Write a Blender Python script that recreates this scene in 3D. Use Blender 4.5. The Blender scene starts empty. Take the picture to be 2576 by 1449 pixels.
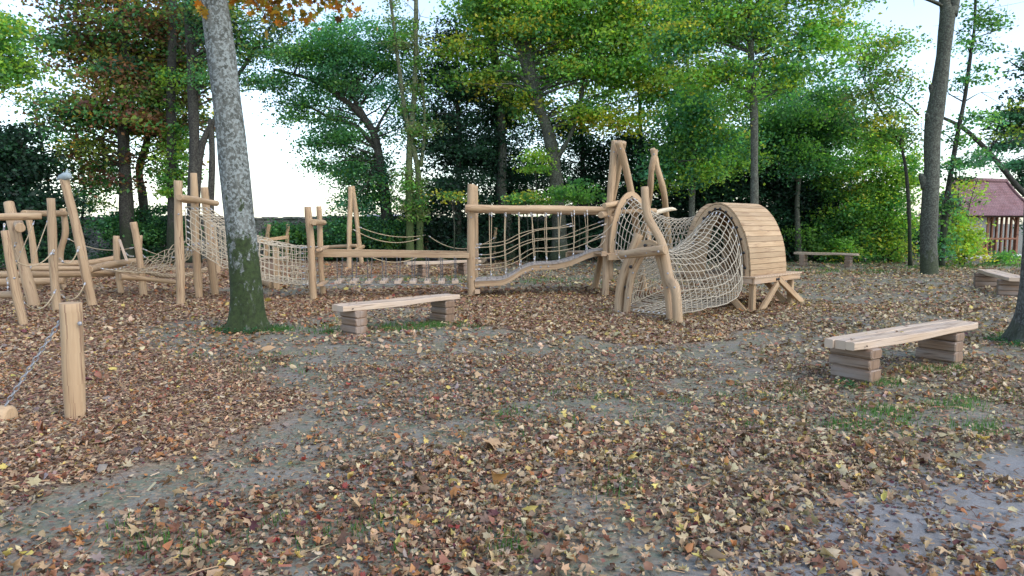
import bpy, math, random
import numpy as np
from mathutils import Vector, Matrix

random.seed(7)
rng = np.random.default_rng(11)
scene = bpy.context.scene
COL = scene.collection
R = math.radians

# ------------------------------------------------------------------ camera
F_PX, CX, CY, W_PX = 1773.0, 1288.0, 724.5, 2576.0
HOR = 560.0
CAM_H = 1.7
PITCH = math.atan((CY - HOR) / F_PX)
cam_d = bpy.data.cameras.new('camera')
cam = bpy.data.objects.new('camera', cam_d)
COL.objects.link(cam)
cam.location = (0, 0, CAM_H)
cam.rotation_euler = (math.pi / 2 - PITCH, 0, 0)
cam_d.sensor_width = 36.0
cam_d.lens = 36.0 * F_PX / W_PX
cam_d.clip_start = 0.05
cam_d.clip_end = 3000
scene.camera = cam

# ------------------------------------------------------------------ world, sun, exposure
SUN_EL, SUN_AZ = R(44), R(128)
world = bpy.data.worlds.new('World')
scene.world = world
world.use_nodes = True
wn = world.node_tree
wn.nodes.clear()
sky = wn.nodes.new('ShaderNodeTexSky')
sky.sky_type = 'NISHITA'
sky.sun_disc = False
sky.sun_elevation = SUN_EL
sky.sun_rotation = SUN_AZ
sky.air_density = 1.0
sky.dust_density = 1.0
sky.ozone_density = 1.0
bg = wn.nodes.new('ShaderNodeBackground')
bg.inputs['Strength'].default_value = 0.15
wo = wn.nodes.new('ShaderNodeOutputWorld')
hsv = wn.nodes.new('ShaderNodeHueSaturation')      # thin bright overcast: paler than a clear sky
hsv.inputs['Saturation'].default_value = 0.85
hsv.inputs['Value'].default_value = 1.0
wn.links.new(sky.outputs[0], hsv.inputs['Color'])
wn.links.new(hsv.outputs[0], bg.inputs[0])
wn.links.new(bg.outputs[0], wo.inputs[0])
sun_d = bpy.data.lights.new('sun', 'SUN')
sun_d.energy = 0.55
sun_d.angle = R(34)
sun_d.color = (1.0, 0.92, 0.80)
sun = bpy.data.objects.new('sun', sun_d)
COL.objects.link(sun)
sdir = Vector((math.sin(SUN_AZ) * math.cos(SUN_EL), math.cos(SUN_AZ) * math.cos(SUN_EL), math.sin(SUN_EL)))
sun.rotation_euler = sdir.to_track_quat('Z', 'Y').to_euler()
scene.view_settings.view_transform = 'Standard'
scene.view_settings.look = 'None'
scene.view_settings.gamma = 1.0
scene.view_settings.exposure = 1.30
try:
    scene.cycles.max_bounces = 6
    scene.cycles.transparent_max_bounces = 4
except Exception:
    pass

# ------------------------------------------------------------------ pixel helpers (photo pixel -> place in the world)
_cp, _sp = math.cos(PITCH), math.sin(PITCH)
def ray(px, py):
    a = (px - CX) / F_PX
    b = -(py - CY) / F_PX
    return Vector((a, _cp + b * _sp, -_sp + b * _cp))
def G(px, py, z=0.0):
    d = ray(px, py)
    t = (z - CAM_H) / d.z
    return Vector((d.x * t, d.y * t, z))
def P(px, py, Y):
    d = ray(px, py)
    t = Y / d.y
    return Vector((d.x * t, Y, CAM_H + d.z * t))
def mpp(Y):            # metres per photo pixel at depth Y
    return Y / F_PX

# ------------------------------------------------------------------ noise
_tab = rng.random((256, 256))
def vnoise(x, y, s=1.0, o=0):
    x = np.asarray(x, float) * s + 37.3 + o * 17.7; y = np.asarray(y, float) * s + 91.7 + o * 5.3
    xi = np.floor(x).astype(int); yi = np.floor(y).astype(int)
    fx = x - xi; fy = y - yi
    fx = fx * fx * (3 - 2 * fx); fy = fy * fy * (3 - 2 * fy)
    a = _tab[xi & 255, yi & 255]; b = _tab[(xi + 1) & 255, yi & 255]
    c = _tab[xi & 255, (yi + 1) & 255]; d = _tab[(xi + 1) & 255, (yi + 1) & 255]
    return (a * (1 - fx) + b * fx) * (1 - fy) + (c * (1 - fx) + d * fx) * fy
def fbm(x, y, s=1.0, o=0):
    return (vnoise(x, y, s, o) * .5 + vnoise(x, y, s * 2.1, o + 1) * .27 + vnoise(x, y, s * 4.3, o + 2) * .15 + vnoise(x, y, s * 8.9, o + 3) * .08)
def inpoly(x, y, poly):
    x = np.asarray(x, float); y = np.asarray(y, float)
    c = np.zeros(x.shape, bool); n = len(poly)
    for i in range(n):
        x1, y1 = poly[i]; x2, y2 = poly[(i + 1) % n]
        if y1 == y2: continue
        m = ((y1 > y) != (y2 > y)) & (x < (x2 - x1) * (y - y1) / (y2 - y1) + x1)
        c ^= m
    return c

# ------------------------------------------------------------------ materials
def nmat(name):
    m = bpy.data.materials.new(name); m.use_nodes = True
    nt = m.node_tree; nt.nodes.clear()
    out = nt.nodes.new('ShaderNodeOutputMaterial')
    b = nt.nodes.new('ShaderNodeBsdfPrincipled')
    nt.links.new(b.outputs[0], out.inputs[0])
    return m, nt, b, out
def N(nt, t, **kw):
    n = nt.nodes.new(t)
    for k, v in kw.items():
        if k.startswith('i_'):
            n.inputs[k[2:].replace('_', ' ')].default_value = v
        else: setattr(n, k, v)
    return n
def ramp(nt, fac, stops):
    r = nt.nodes.new('ShaderNodeValToRGB')
    e = r.color_ramp.elements
    while len(e) < len(stops): e.new(0.5)
    for k, (p, c) in enumerate(stops):
        e[k].position = p
        e[k].color = (c[0], c[1], c[2], 1) if not isinstance(c, (int, float)) else (c, c, c, 1)
    nt.links.new(fac, r.inputs[0])
    return r
def mix(nt, fac, a, b, mode='MIX'):
    m = nt.nodes.new('ShaderNodeMix'); m.data_type = 'RGBA'; m.blend_type = mode
    for s, v in ((0, fac), (6, a), (7, b)):
        if isinstance(v, (int, float)): m.inputs[s].default_value = v
        elif isinstance(v, tuple): m.inputs[s].default_value = (*v, 1)
        else: nt.links.new(v, m.inputs[s])
    return m.outputs[2]
def noise(nt, vec, scale, detail=4, rough=.55):
    n = N(nt, 'ShaderNodeTexNoise'); n.inputs['Scale'].default_value = scale
    n.inputs['Detail'].default_value = detail; n.inputs['Roughness'].default_value = rough
    if vec is not None: nt.links.new(vec, n.inputs['Vector'])
    return n.outputs['Fac']
def mapping(nt, vec, sc):
    m = N(nt, 'ShaderNodeMapping'); m.inputs['Scale'].default_value = sc
    nt.links.new(vec, m.inputs['Vector']); return m.outputs[0]
def bump(nt, b, h, s, d=.01):
    bp = N(nt, 'ShaderNodeBump'); bp.inputs['Strength'].default_value = s; bp.inputs['Distance'].default_value = d
    nt.links.new(h, bp.inputs['Height']); nt.links.new(bp.outputs[0], b.inputs['Normal'])

def wood_mat(name, c1, c2, dark, grain=1.0, grey=None, var=.25):
    m, nt, b, o = nmat(name)
    tc = N(nt, 'ShaderNodeTexCoord'); oi = N(nt, 'ShaderNodeObjectInfo')
    add = N(nt, 'ShaderNodeVectorMath', operation='ADD')
    sc = N(nt, 'ShaderNodeMath', operation='MULTIPLY'); sc.inputs[1].default_value = 37.0
    nt.links.new(oi.outputs['Random'], sc.inputs[0])
    nt.links.new(tc.outputs['UV'], add.inputs[0]); nt.links.new(sc.outputs[0], add.inputs[1])
    g = noise(nt, mapping(nt, add.outputs[0], (42 * grain, 1.6, 1)), 1, 5, .6)
    bl = noise(nt, mapping(nt, add.outputs[0], (5, 1.3, 1)), 1, 3)
    cr = noise(nt, mapping(nt, add.outputs[0], (16, .35, 1)), 1, 3, .5)
    gr = ramp(nt, g, [(.3, c1), (.7, c2)])
    c = mix(nt, ramp(nt, bl, [(.35, 0), (.75, .75)]).outputs[0], gr.outputs[0], tuple(x * y for x, y in zip(c1, (.86, .78, .70))))
    if grey is not None:
        gn = noise(nt, mapping(nt, add.outputs[0], (3, .9, 1)), 1.4, 4)
        c = mix(nt, ramp(nt, gn, [(.42, 0), (.68, .8)]).outputs[0], c, grey)
    c = mix(nt, ramp(nt, cr, [(.482, 0), (.5, .85), (.518, 0)]).outputs[0], c, dark)
    kn = N(nt, 'ShaderNodeTexVoronoi'); kn.inputs['Scale'].default_value = 1
    nt.links.new(mapping(nt, add.outputs[0], (3.2, 1.6, 1)), kn.inputs['Vector'])
    c = mix(nt, ramp(nt, kn.outputs['Distance'], [(.03, .55), (.09, 0)]).outputs[0], c, dark)
    hv = N(nt, 'ShaderNodeHueSaturation')
    vv = N(nt, 'ShaderNodeMath', operation='MULTIPLY_ADD'); vv.inputs[1].default_value = var; vv.inputs[2].default_value = 1 - var * .5
    nt.links.new(oi.outputs['Random'], vv.inputs[0]); nt.links.new(vv.outputs[0], hv.inputs['Value'])
    nt.links.new(c, hv.inputs['Color']); nt.links.new(hv.outputs[0], b.inputs['Base Color'])
    b.inputs['Roughness'].default_value = .72
    bump(nt, b, mix(nt, .5, g, cr), .35, .01)
    return m
M = {}
M['log'] = wood_mat('sanded_log_wood', (.42, .292, .172), (.55, .397, .242), (.17, .09, .05))
M['board'] = wood_mat('sawn_board_wood', (.50, .33, .19), (.60, .43, .27), (.15, .08, .045), 1.4, (.42, .34, .27), .3)
M['slat'] = wood_mat('barrel_slat_wood', (.43, .295, .165), (.57, .41, .245), (.17, .08, .04), 1.6, None, .35)
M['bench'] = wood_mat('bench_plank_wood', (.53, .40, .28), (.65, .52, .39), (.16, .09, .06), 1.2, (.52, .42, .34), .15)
M['deck'] = wood_mat('walked_deck_wood', (.40, .34, .29), (.50, .44, .38), (.10, .07, .05), 1.2, (.36, .33, .31), .1)
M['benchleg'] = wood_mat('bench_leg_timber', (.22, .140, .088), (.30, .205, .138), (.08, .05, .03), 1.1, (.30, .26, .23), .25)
M['oak'] = wood_mat('hut_oak', (.22, .095, .055), (.30, .14, .085), (.08, .03, .02), 1.0, None, .2)
M['paleLog'] = wood_mat('peeled_branch', (.66, .56, .40), (.76, .68, .53), (.2, .13, .08))

def simple(name, c, rough=.6, metal=0.0, ns=30, v=.25, bmp=.0):
    m, nt, b, o = nmat(name)
    tc = N(nt, 'ShaderNodeTexCoord')
    n = noise(nt, tc.outputs['Object'], ns, 4)
    c2 = mix(nt, n, tuple(x * (1 - v) for x in c), tuple(min(1, x * (1 + v)) for x in c))
    nt.links.new(c2, b.inputs['Base Color'])
    b.inputs['Roughness'].default_value = rough; b.inputs['Metallic'].default_value = metal
    if bmp: bump(nt, b, n, bmp, .02)
    return m
M['rope'] = simple('hemp_rope', (.46, .36, .23), .85, 0, 60, .3)
M['netrope'] = simple('pale_net_rope', (.50, .43, .32), .8, 0, 60, .25)
M['thickrope'] = simple('thick_hemp_rope', (.38, .29, .19), .9, 0, 40, .3, .4)
M['steel'] = simple('galvanised_steel', (.36, .36, .37), .5, .45, 20, .15)
M['chain'] = simple('dull_chain_steel', (.15, .155, .165), .5, .5, 20, .2)
M['alu'] = simple('pressed_ferrule', (.55, .56, .58), .4, .5, 20, .1)
M['black'] = simple('black_rubber', (.012, .013, .016), .45, 0, 20, .2)
M['plaster'] = simple('hut_plaster', (.36, .35, .35), .9, 0, 5, .12, .2)
M['plinth'] = simple('hut_plinth', (.62, .62, .62), .9, 0, 8, .15, .2)
M['farroof'] = simple('far_roof', (.32, .30, .36), .8, 0, 8, .15)
M['greycap'] = simple('grey_cap', (.33, .40, .42), .6, 0, 12, .2)
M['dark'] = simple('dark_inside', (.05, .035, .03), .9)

def bark_mat(name, base, pale, darkc, moss, moss_h, moss_amt=1.0, moss_lo=-9., scale=1.0):
    m, nt, b, o = nmat(name)
    tc = N(nt, 'ShaderNodeTexCoord'); v = tc.outputs['Object']
    st = mapping(nt, v, (1, 1, .45))
    n1 = noise(nt, st, 9 * scale, 6, .65); n2 = noise(nt, v, 22 * scale, 5, .6); n3 = noise(nt, v, 2.6 * scale, 4, .6)
    c = mix(nt, ramp(nt, n1, [(.35, 0), (.65, 1)]).outputs[0], darkc, base)
    c = mix(nt, ramp(nt, n2, [(.47, 0), (.56, .85)]).outputs[0], c, pale)
    c = mix(nt, ramp(nt, noise(nt, v, 11 * scale, 3), [(.60, 0), (.66, .9)]).outputs[0], c, darkc)
    sx = N(nt, 'ShaderNodeSeparateXYZ'); nt.links.new(v, sx.inputs[0])
    # moss climbs from the foot with a ragged edge
    mr = N(nt, 'ShaderNodeMapRange'); mr.inputs['From Min'].default_value = 0; mr.inputs['From Max'].default_value = moss_h
    mr.inputs['To Min'].default_value = 1; mr.inputs['To Max'].default_value = 0
    nt.links.new(sx.outputs['Z'], mr.inputs['Value'])
    ad = N(nt, 'ShaderNodeMath', operation='ADD'); nt.links.new(mr.outputs[0], ad.inputs[0])
    mn = N(nt, 'ShaderNodeMath', operation='MULTIPLY_ADD'); mn.inputs[1].default_value = 2.6; mn.inputs[2].default_value = -1.3
    n5 = noise(nt, mapping(nt, v, (1, 1, .6)), 4.2 * scale, 7, .72)
    nt.links.new(n5, mn.inputs[0]); nt.links.new(mn.outputs[0], ad.inputs[1])
    fac = ramp(nt, ad.outputs[0], [(.42, 0), (.54, moss_amt)])
    mc = mix(nt, ramp(nt, noise(nt, v, 14 * scale, 5, .7), [(.35, 0), (.65, 1)]).outputs[0], tuple(x * .4 for x in moss), moss)
    mc = mix(nt, ramp(nt, n1, [(.60, 0), (.68, .5)]).outputs[0], mc, base)
    c = mix(nt, fac.outputs[0], c, mc)
    nt.links.new(c, b.inputs['Base Color']); b.inputs['Roughness'].default_value = .9
    bump(nt, b, mix(nt, .5, n1, n2), .8, .02)
    return m
M['maplebark'] = bark_mat('lichen_maple_bark', (.155, .165, .15), (.27, .305, .295), (.05, .055, .045), (.038, .062, .016), 2.6)
M['bark'] = bark_mat('grey_bark', (.075, .080, .060), (.13, .145, .112), (.035, .033, .026), (.06, .08, .03), 1.2, .7)  # darker base colour carries the shade on mid trunks and backlit right trunk
M['darkbark'] = bark_mat('dark_bark', (.045, .042, .034), (.075, .075, .06), (.015, .014, .012), (.03, .05, .02), 3.0, .8)
M['rootbark'] = bark_mat('dark_root_bark', (.085, .085, .075), (.15, .16, .145), (.03, .03, .026), (.05, .07, .03), .5, .6)
M['greenbark'] = bark_mat('algae_bark', (.10, .12, .06), (.19, .21, .12), (.04, .045, .025), (.10, .15, .04), 9.0, .9)

def leaf_mat(name, transl=.52, gloss=.45):
    m, nt, b, o = nmat(name)
    at = N(nt, 'ShaderNodeAttribute', attribute_name='col')
    tc = N(nt, 'ShaderNodeTexCoord')
    n = noise(nt, tc.outputs['Object'], 40, 2)
    c = mix(nt, ramp(nt, n, [(.3, .0), (.8, .5)]).outputs[0], at.outputs['Color'], (0.9, 0.8, 0.6), 'MULTIPLY')
    nt.links.new(c, b.inputs['Base Color']); b.inputs['Roughness'].default_value = .55
    b.inputs['Specular IOR Level'].default_value = gloss
    if transl > 0:
        t = N(nt, 'ShaderNodeBsdfTranslucent'); ms = N(nt, 'ShaderNodeMixShader'); ms.inputs[0].default_value = transl
        tcn = mix(nt, 1.0, c, (1.0, 1.0, .55), 'MULTIPLY')
        hs = N(nt, 'ShaderNodeHueSaturation'); hs.inputs['Value'].default_value = 1.7
        nt.links.new(tcn, hs.inputs['Color']); nt.links.new(hs.outputs[0], t.inputs['Color'])
        nt.links.new(b.outputs[0], ms.inputs[1]); nt.links.new(t.outputs[0], ms.inputs[2]); nt.links.new(ms.outputs[0], o.inputs[0])
    return m
M['leaf'] = leaf_mat('tree_leaf')
M['litter'] = leaf_mat('dry_leaf', .12, .3)
M['chip'] = leaf_mat('wood_chip', 0, .2)

# ------------------------------------------------------------------ mesh builder
class MB:
    def __init__(s): s.v = []; s.f = []; s.uv = []; s.sm = []; s.mi = []
    def face(s, idx, uv=None, smooth=False, mi=0):
        s.f.append(tuple(idx)); s.uv.append(uv or [(0, 0)] * len(idx)); s.sm.append(smooth); s.mi.append(mi)
    def tube(s, pts, rad, sides=12, caps=True, wob=0.0, mi=0, smooth=True, up=None, bevel=0.0, flat=None, closed=False):
        pts = [Vector(p) for p in pts]; n = len(pts)
        if isinstance(rad, (int, float)): rad = [rad] * n
        T = []
        for i in range(n):
            if closed: t = pts[(i + 1) % n] - pts[i - 1]
            else: t = pts[min(i + 1, n - 1)] - pts[max(i - 1, 0)]
            T.append(t.normalized() if t.length > 1e-9 else Vector((0, 0, 1)))
        a = Vector((0, 0, 1)) if abs(T[0].z) < .9 else Vector((1, 0, 0))
        if up is not None: a = Vector(up)
        u = T[0].cross(a).normalized()
        ph = random.random() * 6.28; ph2 = random.random() * 6.28
        L = 0; rings = []; base = len(s.v); vs = []
        cum = [0]
        for i in range(1, n): cum.append(cum[-1] + (pts[i] - pts[i - 1]).length)
        for i in range(n):
            u = (u - T[i] * u.dot(T[i]))
            u = u.normalized() if u.length > 1e-6 else T[i].orthogonal().normalized()
            w = T[i].cross(u)
            for k in range(sides):
                an = 2 * math.pi * k / sides
                r = rad[i]
                if wob: r *= 1 + wob * (math.sin(2 * an + ph + cum[i] * 1.3) * .6 + math.sin(3 * an + ph2 - cum[i] * 2.1) * .4)
                ca, sa = math.cos(an), math.sin(an)
                if flat: sa *= flat
                s.v.append(pts[i] + (u * ca + w * sa) * r)
        m = n if closed else n - 1
        for i in range(m):
            j = (i + 1) % n
            for k in range(sides):
                k2 = (k + 1) % sides
                r0 = max(rad[i], .01) * 2 * math.pi / sides
                s.face((base + i * sides + k, base + i * sides + k2, base + j * sides + k2, base + j * sides + k),
                       [(k * r0, cum[i]), ((k + 1) * r0, cum[i]), ((k + 1) * r0, cum[j] if j else cum[-1]), (k * r0, cum[j] if j else cum[-1])], smooth, mi)
        if caps and not closed:
            for (o, rev, i) in ((base, True, 0), (base + (n - 1) * sides, False, n - 1)):
                idx = [o + k for k in range(sides)]
                if bevel > 0:
                    b0 = len(s.v); cc = pts[i]; dd = -T[i] if i == 0 else T[i]
                    for k in range(sides):
                        s.v.append(cc + (s.v[o + k] - cc) * (1 - bevel) + dd * rad[i] * bevel * .8)
                    for k in range(sides):
                        k2 = (k + 1) % sides
                        q = (o + k, o + k2, b0 + k2, b0 + k)
                        if i == 0: q = q[::-1]
                        s.face(q, [(0, 0), (.01, 0), (.01, .01), (0, .01)], True, mi)
                    idx = [b0 + k for k in range(sides)]
                uvs = [(.08 * math.cos(6.283 * k / sides), .08 * math.sin(6.283 * k / sides)) for k in range(sides)]
                if rev: idx = idx[::-1]; uvs = uvs[::-1]
                s.face(idx, uvs, False, mi)
        return s
    def box(s, o, a, b, c, bev=0.0, mi=0, jit=0.0):
        """box with one corner o and edge vectors a (long), b, c; chamfered on its long edges by bev"""
        o, a, b, c = Vector(o), Vector(a), Vector(b), Vector(c)
        if a.cross(b).dot(c) < 0:
            o = o + c; c = -c
        lb, lc, la = b.length, c.length, a.length
        bb = min(bev, lb * .4, lc * .4)
        if bb > 0:
            prof = [(bb, 0), (lb - bb, 0), (lb, bb), (lb, lc - bb), (lb - bb, lc), (bb, lc), (0, lc - bb), (0, bb)]
        else: prof = [(0, 0), (lb, 0), (lb, lc), (0, lc)]
        ub, uc, ua = b.normalized(), c.normalized(), a.normalized()
        n = len(prof); base = len(s.v)
        ins = bb * .5
        rows = [(0, .0 if not bb else ins), (ins, 0), (la - ins, 0), (la, ins)] if bb else [(0, 0), (la, 0)]
        for (t, sh) in rows:
            for (x, y) in prof:
                xx = x + (sh if x < lb / 2 else -sh); yy = y + (sh if y < lc / 2 else -sh)
                s.v.append(o + ua * t + ub * xx + uc * yy + Vector((random.uniform(-jit, jit), random.uniform(-jit, jit), random.uniform(-jit, jit))))
        off = random.random() * 5
        for i in range(len(rows) - 1):
            for k in range(n):
                k2 = (k + 1) % n
                pk = (k * .11 + off); 
                s.face((base + i * n + k, base + i * n + k2, base + (i + 1) * n + k2, base + (i + 1) * n + k),
                       [(pk, rows[i][0]), (pk + .1, rows[i][0]), (pk + .1, rows[i + 1][0]), (pk, rows[i + 1][0])], False, mi)
        s.face([base + k for k in range(n)][::-1], [(p[0], p[1]) for p in prof][::-1], False, mi)
        s.face([base + (len(rows) - 1) * n + k for k in range(n)], [(p[0], p[1]) for p in prof], False, mi)
        return s
    def quad(s, pts, uv=None, mi=0, smooth=False):
        b = len(s.v); s.v += [Vector(p) for p in pts]
        s.face(range(b, b + len(pts)), uv, smooth, mi)
    def link(s, p, d, w, L=.045, r=.005, mi=0):
        p, d, w = Vector(p), Vector(d).normalized(), Vector(w).normalized()
        pts = []
        for k in range(8):
            a = 6.283 * k / 8
            pts.append(p + d * math.cos(a) * L * .62 + w * math.sin(a) * L * .34)
        s.tube(pts, r, 4, closed=True, up=d.cross(w), mi=mi)
    def chain(s, a, b, L=.042, r=.005, sag=0.0):
        a, b = Vector(a), Vector(b); n = max(2, int((b - a).length / L))
        d = (b - a).normalized(); w1 = d.orthogonal().normalized(); w2 = d.cross(w1)
        for i in range(n):
            t = (i + .5) / n
            p = a.lerp(b, t) - Vector((0, 0, sag * 4 * t * (1 - t)))
            s.link(p, d, w1 if i % 2 else w2, L, r)
        return s
    def ball(s, p, r, d=(0, -1, 0), h=.5, mi=0):
        p = Vector(p); d = Vector(d).normalized()
        s.tube([p, p + d * r * h * .6, p + d * r * h], [r, r * .85, r * .35], 8, mi=mi); return s

def finish(name, me, mats, parent):
    ob = bpy.data.objects.new(name, me); COL.objects.link(ob)
    for m in (mats if isinstance(mats, (list, tuple)) else [mats]): me.materials.append(M[m] if isinstance(m, str) else m)
    if parent is not None: ob.parent = parent
    return ob
def origin_of(parent):
    o = Vector((0, 0, 0))
    while parent is not None: o = o + parent.location; parent = parent.parent
    return o
def build(name, mb, mats, parent=None):
    me = bpy.data.meshes.new(name); o = origin_of(parent)
    if parent is None and mb.v:
        xs = [v.x for v in mb.v]; ys = [v.y for v in mb.v]; zs = [v.z for v in mb.v]
        o = Vector(((min(xs) + max(xs)) / 2, (min(ys) + max(ys)) / 2, min(zs)))
    me.from_pydata([tuple(v - o) for v in mb.v], [], mb.f)
    uvl = me.uv_layers.new(name='UVMap')
    flat = [c for uv in mb.uv for p in uv for c in p]
    uvl.data.foreach_set('uv', flat)
    me.polygons.foreach_set('use_smooth', mb.sm); me.polygons.foreach_set('material_index', mb.mi)
    me.update()
    ob = finish(name, me, mats, parent)
    if parent is None: ob.location = o
    return ob
def np_build(name, V, Fc, C, mats, parent=None, smooth=False):
    o = origin_of(parent) if parent is not None else Vector((0, 0, 0))
    V = V - np.array(o)
    me = bpy.data.meshes.new(name)
    k = Fc.shape[1]
    me.vertices.add(len(V)); me.vertices.foreach_set('co', V.astype(np.float32).ravel())
    me.loops.add(Fc.size); me.loops.foreach_set('vertex_index', Fc.astype(np.int32).ravel())
    me.polygons.add(len(Fc)); me.polygons.foreach_set('loop_start', (np.arange(len(Fc)) * k).astype(np.int32))
    try: me.polygons.foreach_set('loop_total', np.full(len(Fc), k, np.int32))
    except Exception: pass
    if smooth: me.polygons.foreach_set('use_smooth', np.ones(len(Fc), bool))
    if C is not None:
        a = me.attributes.new('col', 'FLOAT_COLOR', 'POINT')
        a.data.foreach_set('color', np.concatenate([C, np.ones((len(C), 1))], 1).astype(np.float32).ravel())
    me.update(calc_edges=True); me.validate()
    return finish(name, me, mats, parent)
def tag(o, label, cat, group=None, kind=None):
    if label: o['label'] = label
    if cat: o['category'] = cat
    if group: o['group'] = group
    if kind: o['kind'] = kind
    return o
def thing(name, label, cat, loc, group=None):
    o = bpy.data.objects.new(name, None); COL.objects.link(o); o.location = loc
    o.empty_display_size = .2
    return tag(o, label, cat, group)

# smooth polyline
def crv(pts, n=24):
    pts = [Vector(p) for p in pts]
    if len(pts) == 2: return [pts[0].lerp(pts[1], i / (n - 1)) for i in range(n)]
    out = []; m = len(pts) - 1
    for i in range(n):
        t = i / (n - 1) * m; k = min(int(t), m - 1); f = t - k
        p0 = pts[max(k - 1, 0)]; p1 = pts[k]; p2 = pts[k + 1]; p3 = pts[min(k + 2, m)]
        out.append(.5 * ((2 * p1) + (p2 - p0) * f + (2 * p0 - 5 * p1 + 4 * p2 - p3) * f * f + (3 * p1 - p0 - 3 * p2 + p3) * f ** 3))
    return out
def interp(vals, n):
    if isinstance(vals, (int, float)): return [vals] * n
    m = len(vals) - 1; o = []
    for i in range(n):
        t = i / (n - 1) * m; k = min(int(t), m - 1); o.append(vals[k] + (vals[k + 1] - vals[k]) * (t - k))
    return o
def log_mb(pts, rad, mb=None, wav=.010, sides=16, n=None, bevel=.12):
    L = sum(((Vector(pts[i + 1]) - Vector(pts[i])).length for i in range(len(pts) - 1)))
    n = n or max(8, int(L * 9))
    c = crv(pts, n); r = interp(rad, n)
    ph = [random.random() * 6.28 for _ in range(4)]
    fr = [random.uniform(1.5, 3.2) for _ in range(2)]
    for i in range(n):
        t = i / (n - 1) * L
        c[i] = c[i] + Vector((math.sin(t * fr[0] + ph[0]), math.sin(t * fr[1] + ph[1]), math.sin(t * 2.1 + ph[2]) * .6)) * wav
        r[i] *= 1 + .05 * math.sin(t * 4.1 + ph[3]) + .03 * math.sin(t * 9.3 + ph[1])
    mb = mb or MB()
    mb.tube(c, r, sides, wob=.045, bevel=bevel)
    return mb
def bolt(p, parent, r=.022, d=(0, -1, 0)):
    return build('bolt', MB().ball(p, r, d, .7), 'steel', parent)
def post_part(base, top, r, parent, mid=None, bolts=(), name='post', mat='log', sink=.12, wav=.012):
    base = Vector(base); top = Vector(top)
    lo = base - (top - base).normalized() * sink
    pts = [lo] + [Vector(m) for m in (mid or [])] + [top]
    rr = r if isinstance(r, (list, tuple)) else [r * 1.06, r, r * .96]
    p = build(name, log_mb(pts, rr, wav=wav), mat, parent)
    cc = crv(pts, 40); r0 = rr[0]
    for t in bolts:
        q = cc[int(t * 39)]
        toc = Vector((-q.x, -q.y, 0)).normalized()
        bolt(q + toc * r0 * .97, p, .02, toc)
    return p
def rope_pts(a, b, sag, n=14):
    a, b = Vector(a), Vector(b)
    return [a.lerp(b, i / (n - 1)) - Vector((0, 0, sag * 4 * (i / (n - 1)) * (1 - i / (n - 1)))) for i in range(n)]
def rope_mb(pts, r=.010, mb=None, ends=True):
    mb = mb or MB(); pts = [Vector(p) for p in pts]
    mb.tube(pts, r, 6)
    if ends:
        for (i, j) in ((0, 1), (-1, -2)):
            d = (pts[j] - pts[i]).normalized()
            mb.tube([pts[i] + d * .06, pts[i] + d * .125], r * 1.6, 8, mi=1)
            mb.link(pts[i] + d * .02, d, d.orthogonal(), .05, .006, mi=1)
    return mb
def net_mb(grid, r=.009, jit=.012, ferr=None, mb=None, close_u=False, diag=False):
    """grid [i][j] of points: ropes run along both directions of the sheet"""
    g = [[Vector(p) + Vector((random.gauss(0, jit), random.gauss(0, jit), random.gauss(0, jit))) if 0 < i < len(grid) - 1 else Vector(p)
          for p in row] for i, row in enumerate(grid)]
    mb = mb or MB(); I = len(g); J = len(g[0])
    def sm(pts):
        out = crv(pts, max(6, len(pts) * 3 - 2)); return out
    for j in range(J): mb.tube(sm([g[i][j] for i in range(I)]), r, 5, caps=False)
    for i in range(I): mb.tube(sm([g[i][j] for j in range(J)] + ([g[i][0]] if close_u else [])), r, 5, caps=False)
    if ferr:
        for i0, i1 in ferr:
            for j in range(J):
                a, b = g[i0][j], g[i1][j]; d = (b - a).normalized()
                mb.tube([a + d * .03, a + d * .085], r * 1.55, 7, mi=1)
    return mb

# ================================================================== GROUND
def pixpoly(pts): return [tuple(G(x, y)[:2]) for x, y in pts]
CHIPS1 = pixpoly([(-700, 1340), (0, 1290), (200, 1235), (420, 1165), (640, 1085), (760, 1000), (700, 925), (480, 905), (300, 870), (360, 815), (560, 800),
                  (700, 800), (900, 775), (1150, 768), (1180, 815), (1500, 850), (1750, 865), (2020, 800), (2000, 742), (1700, 722), (1400, 722),
                  (1150, 722), (820, 728), (690, 745), (400, 715), (-700, 715)])
CHIPS2 = pixpoly([(-700, 715), (690, 722), (830, 690), (1150, 690), (1300, 668), (1250, 651), (300, 651), (-700, 655)])
PATH = [(x, y) for x, y in pixpoly([(1450, 1700), (1600, 1440), (1740, 1370), (1900, 1310), (2100, 1240), (2330, 1190), (2576, 1130), (3100, 1070), (3300, 1700)])]
PATH2 = pixpoly([(1980, 760), (2330, 716), (2450, 735), (2420, 770), (2050, 800)])
def hgt(x, y):
    return (fbm(x, y, .35, 3) - .5) * .06 * np.clip((np.hypot(x, y) - 1) / 3, 0, 1) + (fbm(x, y, 2.2, 9) - .5) * .02
def masks(x, y):
    jx = (fbm(x, y, 1.1, 21) - .5) * 1.1; jy = (fbm(x, y, 1.1, 27) - .5) * 1.1
    ch = inpoly(x + jx, y + jy, CHIPS1) | inpoly(x + jx, y + jy, CHIPS2)
    pa = inpoly(x + jx * .6, y + jy * .6, PATH)
    return ch, pa
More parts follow.
